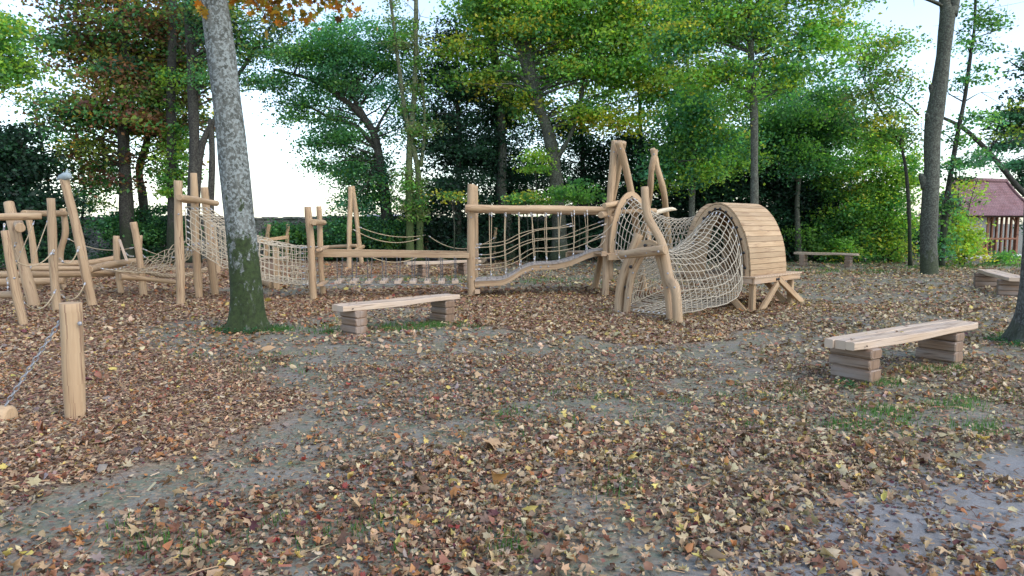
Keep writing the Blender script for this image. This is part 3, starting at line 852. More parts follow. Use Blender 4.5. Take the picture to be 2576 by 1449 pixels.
# ---- pair of posts carrying the step bridge
r_ = thing('post_frame', 'post pair with a short cross log at the left end of the chain step bridge', 'climbing frame', G(800, 745))
post_px((790, 750), (775, 520), 18, r_, bolts=(.6,)); post_px((812, 739), (801, 520), 14.5, r_)
log_px((789, 559), 15.4, (815, 560), 17.0, 14, r_, 'cross_log', wav=.003)
a = P(795, 633, 15.8); build('board', MB().box(a, P(815, 625, 16.9) - a, Vector((.13, 0, .02)), Vector((0, 0, .06)), .008), 'board', r_)
a = P(797, 721, 15.8); build('board', MB().box(a, P(812, 711, 16.8) - a, Vector((.14, 0, .01)), Vector((0, 0, .05)), .008), 'board', r_)

# ---- chain step bridge
YF, YB = 16.15, 17.15
r_ = thing('chain_step_bridge', 'bridge of nine small planks on chains hung under two long straight beams', 'play bridge', G(985, 740))
def beam(px0, py0, px1, py1, Y0, Y1, hpx, name='beam'):
    a, b = P(px0, py0, Y0), P(px1, py1, Y1); h = hpx * mpp((Y0 + Y1) / 2)
    return build(name, MB().box(a, b - a, Vector((0, .085, 0)), Vector((0, 0, -h)), .006, jit=.001), 'log', r_)
beam(792, 634, 1180, 637, YF - .1, YF + .2, 12.5); beam(800, 626, 1196, 632, YB, YB + .1, 12.5)
sx = [852, 890, 928.5, 966, 1003, 1041, 1077, 1113, 1148]
front = []; back = []
for x in sx:
    f = P(x - 5, 714, YF - .05); k = Vector((P(x + (1020 - x) * .04 + 2, 703, YB).x, YB - .15, f.z))
    off = (1186 - x) * .000
    u = (k - f)
    front.append(f + Vector((.02, .08, .03))); back.append(k + Vector((.02, -.08, .03)))
    build('step', MB().box(f - Vector((.055, 0, 0)), u, Vector((.15, 0, 0)), Vector((0, 0, .06)), .008, jit=.001), 'bench', r_)
    build('chain', MB().chain(front[-1] + Vector((-.02, .0, .02)), Vector((f.x + .0, YF + .03, P(x, 647, YF).z)), .045, .0055), 'chain', r_)
    build('chain', MB().chain(back[-1] + Vector((.02, 0, .02)), Vector((k.x + .02, YB + .03, P(x, 640, YB).z)), .045, .0055), 'chain', r_)
fl = [P(797, 718, 15.9)] + [f + Vector((0, -.06, -.04)) for f in front] + [P(1178, 726, 16.3)]
bl = [P(812, 711, 16.8)] + [f + Vector((0, .06, -.04)) for f in back] + [P(1188, 718, 17.2)]
for ln in (fl, bl):
    mb = MB()
    for a, b in zip(ln[:-1], ln[1:]): mb.chain(a, b, .045, .0055, .012)
    build('long_chain', mb, 'steel', r_)

# ---- post pair in the middle
r_ = thing('post_frame', 'tall upright post pair between the chain step bridge and the wavy plank bridge', 'climbing frame', G(1186, 741))
q1 = post_px((1186, 742), (1185, 464), 19.5, r_, bolts=(.22, .73), wav=.008); q2 = post_px((1196, 724), (1195, 468), 15, r_, wav=.006)
build('block', MB().box(P(1194, 729, 16.4), Vector((.12, 0, 0)), Vector((0, .5, 0)), Vector((0, 0, -.10)), .01), 'board', r_)
build('block', MB().box(P(1193, 632, 16.9), Vector((.10, 0, 0)), Vector((0, .1, 0)), Vector((0, 0, -.16)), .01), 'board', r_)

# ---- wavy plank bridge with rope rails
r_ = thing('wavy_plank_bridge', 'wavy plank walkway climbing to the tower between rope rails under two long round beams', 'play bridge', G(1350, 735))
log_px((1170, 523), 16.35, (1552, 528), 16.75, 16.5, r_, 'handrail_beam', wav=.008)
log_px((1172, 528), 17.45, (1545, 534), 17.85, 15, r_, 'handrail_beam', wav=.008)
zp = [(205, 1178), (340, 1172), (440, 1165), (520, 1125), (600, 1075), (680, 1045), (760, 1038), (860, 1035), (950, 1018), (1040, 990), (1120, 955), (1200, 930), (1290, 922)]
def z4(x, y): return (1132 + x * .3038, 345.9 + y * .3038)
YD0, YD1 = 16.45, 16.75
ctr = []
for x, y in zp:
    t = (x - 205) / 1085; px, py = z4(x, y); ctr.append(P(px, py + 1, YD0 + (YD1 - YD0) * t))
cc = crv(ctr, 120); wid = .88
for side in (0, 1):
    mb = MB(); o = Vector((0, .02 + side * (wid - .10), 0)); n = len(cc); base = 0
    for i, p in enumerate(cc):
        for (yy, zz) in ((0, -.03), (.06, -.03), (.06, -.155), (0, -.155)): mb.v.append(p + o + Vector((0, yy, zz)))
    for i in range(n - 1):
        for k in range(4):
            k2 = (k + 1) % 4; mb.face((i * 4 + k, i * 4 + k2, i * 4 + 4 + k2, i * 4 + 4 + k), [(k * .1, i * .03), (k * .1 + .1, i * .03), (k * .1 + .1, i * .03 + .03), (k * .1, i * .03 + .03)])
    mb.face((3, 2, 1, 0)); mb.face([(n - 1) * 4 + k for k in range(4)])
    s = build('stringer', mb, 'log', r_)
    if side == 0:
        for xx, yy in ((625, 1118), (683, 1090), (752, 1073), (815, 1068)): 
            q = P(*z4(xx, yy), 16.48); bolt(q, s, .024)
mb = MB(); acc = 0; last = 0; seg = []
for i in range(1, len(cc)):
    acc += (cc[i] - cc[i - 1]).length
    if acc > .115 or i == len(cc) - 1: seg.append((last, i)); last = i; acc = 0
for a, b in seg:
    p, q = cc[a], cc[b]; d = (q - p); d1 = d.normalized(); nn = Vector((-d1.z, 0, d1.x))
    mb.box(p + d1 * .003 - nn * .03, Vector((0, wid, 0)), d - d1 * .006, nn * .035, .003, jit=.0015)
build('deck', mb, 'deck', r_)
def deck_z(x):
    for i in range(1, len(cc)):
        if cc[i].x >= x: return cc[i].z
    return cc[-1].z
vt = [(325, 345), (456, 463), (566, 578), (680, 700), (798, 803), (921, 905), (1028, 1018), (1136, 1132)]
vb = [(345, 338), (463, 470), (575, 590), (670, 705), (790, 800), (895, 905), (1005, 1020), (1113, 1125)]
for (xs_, Yv, ytop) in ((vt, 16.55, 603), (vb, 17.4, 618)):
    for (xa, xb) in xs_:
        px, py = z4(xa, ytop); px2, _ = z4(xb, 0)
        a = P(px, py, Yv); b0 = P(px2, 640, Yv); b = Vector((b0.x, Yv - .02, deck_z(b0.x) + .01))
        md = a.lerp(b, .5) + Vector((random.uniform(-.04, .04), random.uniform(-.02, .02), 0))
        build('upright_rope', rope_mb(crv([a, md, b], 12), .010), ('rope', 'alu'), r_)
def hrope(pts, Yv, r=.0105):
    w = [P(*z4(x, y), Yv) for x, y in pts]; build('rail_rope', rope_mb(crv(w, 30), r), ('rope', 'alu'), r_)
hrope([(205, 912), (340, 905), (465, 880), (580, 825), (700, 775), (800, 760), (920, 748), (1030, 730)], 16.55)
hrope([(205, 1000), (345, 995), (465, 968), (585, 900), (700, 858), (805, 845), (920, 835), (1030, 815), (1140, 770), (1290, 715)], 16.55)
hrope([(205, 1092), (345, 1085), (470, 1060), (590, 1010), (705, 945), (805, 945), (925, 935), (1025, 915), (1140, 870), (1285, 815)], 16.55)
hrope([(220, 885), (325, 878), (460, 855), (570, 800), (670, 770), (790, 750), (895, 742), (1005, 712)], 17.4)
hrope([(225, 970), (330, 968), (460, 935), (575, 880), (675, 845), (790, 835), (900, 830), (1010, 790), (1120, 745), (1265, 693)], 17.4)
hrope([(215, 1055), (330, 1050), (465, 1030), (580, 975), (670, 925), (790, 915), (900, 905), (1010, 880), (1120, 830), (1275, 800)], 17.4)
build('loose_rope', MB().tube(crv([P(*z4(x, y), 16.5) for x, y in ((1350, 705), (1290, 775), (1200, 835), (1140, 870), (1150, 905), (1200, 920), (1255, 885), (1285, 840))], 30), .008, 6), 'netrope', r_)

# ================================================================== TOWER (crossed posts, platform, arch hoop)
def z5(x, y): return (1478 + x * .369, 314.5 + y * .369)
r_ = thing('climbing_tower', 'tower of tall crossed posts and a raised platform where the wavy plank bridge ends', 'climbing tower', G(1560, 735))
post_part(G(1522, 743), P(1547, 354, 16.7), .085, r_, [P(1530, 560, 16.7)], (.55, .9), wav=.008)
post_part(G(1620, 729), P(1556, 356, 16.45), .085, r_, [P(1590, 500, 17.0)], (.9,), wav=.008)
post_part(G(1497, 725), P(1569, 357, 16.9), .075, r_, [P(1545, 480, 17.6)], (), wav=.008)
post_part(P(1534, 690, 16.6), P(1540, 545, 16.6), .075, r_, None, (), wav=.004)
post_part(G(1610, 690), P(1647, 377, 19.2), .085, r_, [P(1634, 480, 19.6)], (.9,), wav=.012)
post_part(G(1690, 688), P(1641, 374, 19.5), .085, r_, [P(1672, 505, 20.0)], (), wav=.012)
log_px((1521, 517), 16.3, (1604, 503), 17.6, 13, r_, 'cross_log')
log_px((1512, 541), 16.2, (1548, 536), 18.4, 15, r_, 'cross_log')
log_px((1560, 533), 16.8, (1650, 530), 17.0, 11, r_, 'cross_log')
build('peeled_branch', log_mb([P(1630, 541, 18.9), P(1665, 531, 19), P(1690, 526, 19), P(1702, 528, 19.1)], [.06, .065, .055, .01], wav=.004), 'paleLog', r_)
# platform
zP = 1.0
pf = [G(1531, 636, zP), G(1600, 640, zP)]
c0 = Vector((2.20, 16.30, zP)); ux = Vector((.86, .5, 0)).normalized(); uy = Vector((-.5, .86, 0)).normalized()
mb = MB()
for k in range(13): mb.box(c0 + uy * (k * .125) - Vector((0, 0, .04)), ux * 1.5, uy * .119, Vector((0, 0, .035)), .004)
build('platform', mb, 'board', r_)
for q in (-.06, 1.64): build('platform_beam', MB().box(c0 + uy * q - Vector((0, 0, .17)), ux * 1.5, uy * .055, Vector((0, 0, .13)), .008), 'log', r_)
build('block', MB().box(P(*z4(1255, 945), 16.3), Vector((.12, 0, 0)), Vector((0, .12, 0)), Vector((0, 0, -.11)), .01), 'board', r_)

def arch_pts(base_mid, tang, half, h, n, pw=.62, z0=None, floor=0):
    """arch profile from the right foot over the top to the left foot"""
    pts = []
    for k in range(n):
        a = math.pi * k / (n - 1); c, s = math.cos(a), math.sin(a)
        x = math.copysign(abs(c) ** 1.12, c) * half
        pts.append(base_mid + tang * x + Vector((0, 0, h * abs(s) ** .97)))
    for k in range(1, floor + 1):
        t = k / (floor + 1); pts.append(base_mid - tang * half + tang * (2 * half * t))
    return pts
def hoop_mb(pts, nrm, w, th):
    """flat wooden ring following pts"""
    mb = MB(); n = len(pts)
    for i, p in enumerate(pts):
        t = (pts[min(i + 1, n - 1)] - pts[max(i - 1, 0)]).normalized(); o = t.cross(nrm).normalized()
        if o.z < 0 and 0 < i < n - 1 and abs(o.z) > .3: o = -o
        if i == 0: o = (pts[0] - pts[-1]); o.z = 0; o.normalize()
        if i == n - 1: o = (pts[-1] - pts[0]); o.z = 0; o.normalize()
        if 0 < i < n - 1:
            side = (pts[0] - pts[-1]); side.z = 0; side.normalize(); mid = (pts[0] + pts[-1]) / 2
            if o.dot(p - mid) < 0: o = -o
        for (a, b) in ((0, 0), (w, 0), (w, th), (0, th)): mb.v.append(p + o * a + nrm * b)
    for i in range(n - 1):
        for k in range(4):
            k2 = (k + 1) % 4; mb.face((i * 4 + k, i * 4 + k2, i * 4 + 4 + k2, i * 4 + 4 + k), [(k * .1, i * .1), (k * .1 + .1, i * .1), (k * .1 + .1, i * .1 + .1), (k * .1, i * .1 + .1)], k == 1 or k == 3)
    mb.face((3, 2, 1, 0)); mb.face([(n - 1) * 4 + k for k in range(4)])
    return mb
def knobs(pts, nrm, parent, idx, off=.05):
    for i in idx: build('knob', MB().ball(pts[i] + nrm * .03, .034, nrm, 1.4), 'black', parent)
# tower hoop
kT = ux; kN = -uy    # net side
kC = Vector((2.80, 16.80, zP))
kA = arch_pts(kC, kT, .50, 1.30, 29)
hp = build('arch_hoop', hoop_mb(kA, kN, .13, .06), 'log', r_)
knobs(kA, kN, hp, range(2, 27, 3), .1)

# ================================================================== GROUND ENTRY FRAME (leaning pair)
r_ = thing('entry_frame', 'crooked leaning posts with a thick cross log over the ground opening of the net tunnel', 'climbing frame', G(1640, 800))
post_part(G(1702, 810), P(1622, 471, 12.75), [.088, .088, .086, .082, .075, .066], r_, [G(1702, 810) + Vector((-.03, 0, .55)), P(1683, 700, 12.3), P(1664, 610, 12.5), P(1630, 545, 12.7)], (.25, .45), wav=.004)
post_part(G(1684, 805), P(1656, 640, 12.55), [.072, .07, .065], r_, [P(1678, 720, 12.42)], (.5,), wav=.003)
post_part(G(1560, 787), P(1608, 590, 13.3), [.085, .08, .08, .085], r_, [P(1558, 735, 13.3), P(1580, 655, 13.3)], (.15,), wav=.003)
post_part(G(1578, 789), P(1615, 640, 13.25), [.075, .07, .06], r_, [P(1588, 700, 13.2)], (.3, .6), wav=.003)
cl = log_px((1563, 641), 12.95, (1674, 628), 12.15, 23, r_, 'cross_log', wav=.003)
for q in ((1574, 645, 12.83), (1596, 639, 12.7), (1628, 636, 12.45), (1656, 633, 12.2)): bolt(P(*q[:2], q[2] - .07), cl, .022)
mT = Vector((.70, -.71, 0)).normalized(); mN = Vector((.707, .707, 0))
mC = Vector((2.50, 12.92, .03))
mA = arch_pts(mC, mT, .50, 1.26, 27)
hp = build('arch_hoop', hoop_mb(mA, mN, .10, .06), 'log', r_)
knobs(mA, -mN, hp, range(2, 25, 3), .1)
build('ground_bar', MB().box(G(1600, 794), G(1655, 801) - G(1600, 794), Vector((.03, .05, 0)), Vector((0, 0, .03)), .004), 'benchleg', r_)

# ================================================================== BARREL SHELTER
r_ = thing('barrel_tunnel', 'curved slatted wooden barrel shelter on a raised platform with splayed legs', 'play tunnel', G(1900, 760))
zB = .66
ax = Vector((.707, .707, 0)); tg = Vector((.707, -.707, 0))
bC = Vector((4.15, 14.22, zB)); HW, HH = .62, 1.32
def shell(c, tang, axis, length, n, k0, k1, th=.028, ov=.0):
    """slats run along the axis, stacked round the arch"""
    pts = arch_pts(c, tang, HW + .10, HH + .10, 160); mb = MB()
    cum = [0]
    for i in range(1, len(pts)): cum.append(cum[-1] + (pts[i] - pts[i - 1]).length)
    def at(s):
        s = min(max(s, 0), cum[-1] - 1e-6)
        for i in range(1, len(cum)):
            if cum[i] >= s: 
                f = (s - cum[i - 1]) / (cum[i] - cum[i - 1]); return pts[i - 1].lerp(pts[i], f)
    out = []
    for k in range(n):
        if not (k0 <= k < k1): continue
        a, b = at(cum[-1] * k / n), at(cum[-1] * (k + 1) / n); d = b - a; nn = d.cross(axis).normalized()
        if nn.dot((a + b) / 2 - (c + Vector((0, 0, HH * .3)))) < 0: nn = -nn
        e0 = random.uniform(-.012, .012); sl = MB()
        sl.box(a + axis * e0 + d * .02, axis * (length + random.uniform(-.01, .01) - e0), d * .965, nn * th, .004, jit=.0015)
        out.append(sl)
    return out
LB = 1.58
for sl in shell(bC - ax * .05, tg, ax, LB, 31, 0, 22): build('slat', sl, 'slat', r_)
nB2 = Vector((-.5, .86, 0)); tB2 = Vector((.86, .5, 0)); c2 = Vector((4.22, 15.12, zB))
for sl in shell(c2, -tB2, -nB2, .62, 31, 0, 18): build('slat', sl, 'slat', r_)
bA = arch_pts(bC, tg, HW, HH, 29)
h1 = build('arch_hoop', hoop_mb(bA, -ax, .085, .05), 'log', r_); knobs(bA, -ax, h1, list(range(1, 28, 2)), .1)
h2 = build('arch_hoop', hoop_mb(arch_pts(bC + ax * (LB - .12), tg, HW, HH, 29), ax, .10, .05), 'log', r_)
b2 = arch_pts(c2, tB2, HW, HH, 29)
h3 = build('arch_hoop', hoop_mb(b2, nB2, .10, .05), 'log', r_)
# back wall inside: dark boards closing the rear
mb = MB(); e = bC + ax * (LB - .16)
for k in range(9):
    x0 = -HW + k * (2 * HW / 9) + .003; xm = x0 + HW / 9
    hh = HH * max(.05, (1 - (abs(xm) / HW) ** 2.1)) ** .5
    mb.box(e + tg * x0, tg * (2 * HW / 9 - .006), ax * .02, Vector((0, 0, hh)), .002)
build('back_boards', mb, 'slat', r_)
# platform
p0 = bC - ax * .14 + tg * (HW + .26)
mb = MB(); PW, PL = 2 * HW + .42, 2.16
for k in range(int(PL / .12)): mb.box(p0 + ax * (.12 * k) + Vector((0, 0, -.035)), -tg * PW, ax * .114, Vector((0, 0, .035)), .003)
build('platform', mb, 'board', r_)
mb = MB()
fr = build('platform_beam', MB().box(p0 + ax * .02 - tg * (PW - .05) + Vector((0, 0, -.15)), ax * (PL - .06), -tg * .05, Vector((0, 0, .112)), .006), 'board', r_)
fr = build('platform_beam', MB().box(p0 + ax * .02 - tg * .08 + Vector((0, 0, -.15)), -tg * (PW - .2), ax * .05, Vector((0, 0, .112)), .006), 'board', r_)
fr = build('platform_beam', MB().box(p0 + ax * (PL - .1) - tg * .08 + Vector((0, 0, -.15)), -tg * (PW - .2), ax * .05, Vector((0, 0, .112)), .006), 'board', r_)
fr = build('platform_beam', MB().box(p0 + ax * .02 - tg * .02 + Vector((0, 0, -.15)), ax * (PL - .06), -tg * .05, Vector((0, 0, .112)), .006), 'board', r_)
for t in (.98, 1.06): build('knob', MB().ball(p0 + ax * t - tg * .03 + Vector((0, 0, -.10)) + tg * .01, .03, tg, 1.0), 'black', fr)
def leg(x, y, name='leg'):
    o = p0 + ax * x - tg * y; build(name, MB().box(o + Vector((0, 0, -.82)), Vector((0, 0, .66)), ax * .11, -tg * .11, .008), 'slat', r_)
def brace(x0, y0, x1, y1, bend=0.0):
    a = p0 + ax * x0 - tg * y0 + Vector((0, 0, -.14)); b = p0 + ax * x1 - tg * y1 + Vector((0, 0, -.74))
    d = b - a; w = ax if abs(x1 - x0) > abs(y1 - y0) else -tg; o = tg if w is ax else ax
    wv = (w - d.normalized() * w.dot(d.normalized())).normalized()
    build('brace', MB().box(a, d, wv * .12, -o * .07, .006), 'slat', r_)
leg(.12, .08); leg(PL - .30, .08); leg(.12, PW - .25); leg(PL - .30, PW - .25)
brace(1.02, .0, .18, .0); brace(1.05, .0, PL + .12, .0); brace(.1, .75, .1, .10); brace(.1, .8, .1, PW - .1); brace(1.0, PW - .1, .2, PW - .1)
brace(PL - .2, .7, PL - .2, .05)

# ---- net tunnel from the ground hoop up to the barrel
def arch_sec(c, tang, half, h, n_arc, n_floor):
    full = arch_pts(c, tang, half, h, n_arc, floor=n_floor); return full
s0 = arch_sec(mC + mN * .06, mT, .50, 1.24, 19, 8); s1 = arch_sec(bC - ax * .06, tg, .58, 1.27, 19, 8)
def sagB(u, v):
    k = 4 * u * (1 - u)
    a = v * 26 / 18.0 if v < 19 / 27 else None
    if v < 19 / 27:
        th = math.pi * (v * 27 / 18)
        side = math.cos(th); up = math.sin(th)
        return mT * (side * .34 * k) + Vector((0, 0, -.36 * k * up)) + Vector((0, 0, -.30 * k * (1 - up) * max(0, u - .02)))
    return Vector((0, 0, -.34 * k * u - .02 * k))
tube_net((s0, s1), 22, 'rope_net_tunnel', 'big bulging pale net tunnel rising from the ground opening to the barrel shelter', sagB, .0092, .007)
s0 = arch_sec(kC + kN * .08, kT, .50, 1.28, 17, 6); s1 = arch_sec(c2 + nB2 * .06, tB2, .60, 1.27, 17, 6)
tube_net((s0, s1), 20, 'rope_net_tunnel', 'higher pale net tunnel hanging between the tower hoop and the back of the barrel shelter',
         lambda u, v: Vector((0, 0, -.30 * 4 * u * (1 - u))) + kT * (math.cos(math.pi * v * 23 / 16) * .12 * 4 * u * (1 - u) if v < 17 / 23 else 0), .0092, .008)

# ================================================================== FAR EQUIPMENT
FG = 'far ropes strung between slim posts behind the step bridge'
r_ = thing('post_frame', 'tall slim upright and leaning post pair far behind the chain step bridge', 'climbing frame', G(890, 670))
post_px((878, 673), (881, 470), 12, r_); post_px((910, 662), (887, 469), 11.5, r_)
log_px((805, 622), 27.5, (898, 618), 26.6, 8, r_, 'log'); log_px((895, 628), 26.5, (914, 620), 27.4, 9, r_, 'log')
r_ = thing('post_frame', 'two short slim posts forming a narrow V near the dark yews', 'climbing frame', G(1070, 656))
post_px((1067, 657), (1057, 571), 8, r_); post_px((1074, 656), (1074, 567), 9, r_)
rr = build('black_wrap', MB().tube([P(1084, 650, 29.5), P(1087, 650, 29.5), P(1098, 650, 29.5), P(1101, 650, 29.5)], [.06, .13, .13, .06], 10), 'black'); tag(rr, 'black rubber end wrap lying by the narrow V of short posts', 'net bundle', 'black wraps at both ends of the far hammock')
rr = build('black_wrap', MB().tube([P(1225, 653, 28.5), P(1229, 652, 28.5), P(1243, 650, 28.5), P(1247, 649, 28.5)], [.06, .12, .12, .06], 10), 'black'); tag(rr, 'black rubber end wrap beside the lone far post seen through the rope rails', 'net bundle', 'black wraps at both ends of the far hammock')
mb = MB()
for s in range(5):
    mb.tube(rope_pts(P(1100, 648 + s, 29.5), P(1226, 650 + s, 28.5), .16 + .05 * s), .02, 5)
hm = build('net_hammock', mb, 'thickrope'); tag(hm, 'brown rolled net hammock slung low in the distance behind the back bench', 'hammock')
r_ = thing('leaning_post', 'lone slim reddish post far away, seen through the rope rails of the wavy bridge', 'post', G(1244, 658))
post_px((1243, 658), (1247, 573), 9, r_)
rope_thing(P(888, 577, 27.3), P(1056, 600, 29.5), .32, 'lower of two far ropes from the tall slim posts to the narrow V posts', .018, group=FG)
rope_thing(P(903, 571, 28.5), P(1070, 591, 30), .22, 'upper of two far ropes from the tall slim posts to the narrow V posts', .018, group=FG)
rope_thing(P(1078, 593, 29.8), P(1246, 597, 28), .5, 'far rope sagging from the narrow V posts to the lone reddish post', .018, group=FG)
rope_thing(P(928, 644, 26), P(1052, 646, 27), .22, 'low far rope curving under the beams of the chain step bridge', .018, group=FG)
r_ = thing('post_frame', 'distant frame of two posts joined by a plank, seen above the square net tube', 'climbing frame', G(700, 656))
post_px((668, 655), (678, 565), 11, r_, mid=[(671, 610)]); post_px((721, 655), (725, 564), 10, r_)
for k, (a, b) in enumerate((((632, 604, 27.6), (723, 592, 29.5)),)):
    build('plank', MB().box(P(*a), P(*b) - P(*a), Vector((0, .1, 0)), Vector((0, 0, -.14)), .01), 'log', r_)
r_ = thing('square_post', 'square sawn post standing inside the view of the square net tube', 'post', G(695, 727))
o = G(688, 727); build('post', MB().box(o - Vector((0, 0, .1)), Vector((0, 0, 1.17)), Vector((.14, 0, 0)), Vector((0, .12, 0)), .01), 'log', r_)
lg = build('lying_log', log_mb([P(640, 690, 19.5), P(686, 716, 18.2)], [.13, .13, .12]), 'log'); tag(lg, 'short thick log lying on the ground under the square net tube', 'log')
pl = build('plank_seat', MB().box(P(655, 652, 21.5), Vector((.75, 0, .02)), Vector((0, .45, 0)), Vector((0, 0, .05)), .01), 'bench'); tag(pl, 'pale plank seat glimpsed through the square net tube', 'plank')
build('leg', MB().box(P(662, 651, 21.6), Vector((.3, 0, 0)), Vector((0, .3, 0)), Vector((0, 0, -P(662, 651, 21.6).z - .05)), .02), 'benchleg', pl)
for c in pl.children:
    c.location = c.location - Vector((0, 0, 0))

# ================================================================== STONE WALL, FAR ROOF, HUT
def stone_mat():
    m, nt, b, o = nmat('rubble_stone')
    tc = N(nt, 'ShaderNodeTexCoord'); v = mapping(nt, tc.outputs['Object'], (1, 1, 1.9))
    dn = noise(nt, tc.outputs['Object'], 3, 3)
    vo = N(nt, 'ShaderNodeTexVoronoi'); vo.inputs['Scale'].default_value = 3.4; nt.links.new(v, vo.inputs['Vector'])
    ve = N(nt, 'ShaderNodeTexVoronoi', feature='DISTANCE_TO_EDGE'); ve.inputs['Scale'].default_value = 3.4; nt.links.new(v, ve.inputs['Vector'])
    s = N(nt, 'ShaderNodeSeparateColor'); nt.links.new(vo.outputs['Color'], s.inputs[0])
    c = ramp(nt, s.outputs[0], [(0, (.15, .155, .15)), (.5, (.24, .245, .23)), (1, (.33, .32, .30))]).outputs[0]
    c = mix(nt, ramp(nt, ve.outputs['Distance'], [(.02, 1), (.07, 0)]).outputs[0], c, (.06, .06, .055))
    c = mix(nt, ramp(nt, dn, [(.5, 0), (.7, .7)]).outputs[0], c, (.07, .10, .06))
    nt.links.new(c, b.inputs['Base Color']); b.inputs['Roughness'].default_value = .95
    bump(nt, b, ve.outputs['Distance'], .7, .05)
    return m
M['stone'] = stone_mat()
mb = MB(); x = -34.0
while x < 9:
    w = 2.0; h0 = 1.88 + .03 * math.sin(x * .7)
    mb.box((x, 33.2, -.2), (w + .001, 0, 0), (0, .45, 0), (0, 0, h0 + .2), 0, jit=.012); x += w
r_ = thing('stone_wall', 'old rubble stone wall with a low coping running behind the play area', 'wall', (-12, 33.4, 0))
build('wall_face', mb, 'stone', r_)
mb = MB(); x = -34.0
while x < 9:
    w = random.uniform(.35, .7); mb.box((x, 33.12 + random.uniform(-.02, .02), 1.86 + .03 * math.sin(x * .7)), (w - .01, 0, 0), (0, .6, 0), (0, 0, random.uniform(.09, .15)), .03, jit=.01); x += w
build('coping', mb, 'stone', r_)
# low roof beyond the wall
r_ = thing('far_shed', 'pale grey low roof showing just above the stone wall behind the curved trunk', 'building', P(980, 600, 60))
a = P(905, 552, 60); b_ = P(1050, 552, 60); up = P(980, 543, 63)
mb = MB(); mb.box(a, b_ - a, Vector((0, 3, up.z - a.z)), Vector((0, -.02, .12)), .01); build('roof', mb, 'farroof', r_)
mb = MB(); mb.box(Vector((a.x + .3, 60.5, 0)), Vector((b_.x - a.x - .6, 0, 0)), Vector((0, 2.5, 0)), Vector((0, 0, a.z - .05)), .01); build('wall', mb, 'plaster', r_)

def tile_mat():
    m, nt, b, o = nmat('clay_roof_tiles')
    tc = N(nt, 'ShaderNodeTexCoord'); v = tc.outputs['UV']
    br = N(nt, 'ShaderNodeTexBrick'); br.inputs['Scale'].default_value = 1.0; br.inputs['Brick Width'].default_value = .17; br.inputs['Row Height'].default_value = .10
    br.inputs['Mortar Size'].default_value = .012; br.inputs['Mortar Smooth'].default_value = .3; br.inputs['Bias'].default_value = 0
    br.inputs['Color1'].default_value = (.29, .145, .15, 1); br.inputs['Color2'].default_value = (.21, .10, .105, 1); br.inputs['Mortar'].default_value = (.07, .035, .035, 1)
    nt.links.new(v, br.inputs['Vector'])
    n = noise(nt, tc.outputs['Object'], 2.5, 4)
    c = mix(nt, ramp(nt, n, [(.35, 0), (.7, .5)]).outputs[0], br.outputs['Color'], (.33, .22, .24))
    nt.links.new(c, b.inputs['Base Color']); b.inputs['Roughness'].default_value = .8
    inv = N(nt, 'ShaderNodeMath', operation='SUBTRACT'); inv.inputs[0].default_value = 1; nt.links.new(br.outputs['Fac'], inv.inputs[1])
    bump(nt, b, inv.outputs[0], .8, .03)
    return m
M['tiles'] = tile_mat()
HO = Vector((21.2, 33.9, 0)); HU = Vector((.95, .31, 0)).normalized(); HV = Vector((-HU.y, HU.x, 0))
HL, HD, HE = 4.3, 1.8, 2.12
def H(u, v, z): return HO + HU * u + HV * v + Vector((0, 0, z))
r_ = thing('timber_hut', 'open timber hut with a flared reddish tiled roof standing beyond the right hand trees', 'building', H(HL / 2, HD / 2, 0))
mb = MB(); mb.box(H(.3, -.15, -.05), HU * (HL + .05), HV * (HD + .3), Vector((0, 0, .17)), .02); build('plinth', mb, 'plinth', r_)
mb = MB(); mb.box(H(.5, 1.2, .12), HU * (HL - .4), HV * .15, Vector((0, 0, 2.0)), 0)
mb.box(H(.5, .03, .9), HU * 1.6, HV * .1, Vector((0, 0, 1.15)), 0)
build('wall', mb, 'plaster', r_)
mb = MB(); mb.box(H(.5, .04, .12), HU * 1.6, HV * .08, Vector((0, 0, .78)), 0); build('dado_boards', mb, 'oak', r_)
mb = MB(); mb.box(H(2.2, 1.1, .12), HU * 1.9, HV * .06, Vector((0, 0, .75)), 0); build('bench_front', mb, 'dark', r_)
def oak(u, v, z, du, dv, dz, name, w=.16):
    build(name, MB().box(H(u, v, z), HU * du, HV * dv, Vector((0, 0, dz)), .015), 'oak', r_)
for u in (.45, 2.12, 4.12): oak(u, 0, .12, .15, .16, HE - .12, 'post')
for k, u in enumerate((2.48, 2.80, 3.12, 3.44, 3.76)): oak(u, .03, .12, .09, .1, HE - .2, 'stud')
for u in (.45, 4.12): oak(u, HD - .2, .12, .18, .18, HE - .12, 'post')
oak(2.27, -.02, .86, 1.85, .05, .09, 'rail'); oak(2.27, -.02, .12, 1.85, .05, .09, 'rail')
oak(.3, -.02, HE - .17, HL + .2, .2, .17, 'top_plate')
for u, s in ((2.2, -1), (2.2, 1), (4.18, -1)):
    a = H(u, .06, HE - .52); b_ = H(u + s * .32, .06, HE - .15)
    build('brace', MB().box(a, b_ - a, HV * .07, HU * .08 + Vector((0, 0, .0)), .01), 'oak', r_)
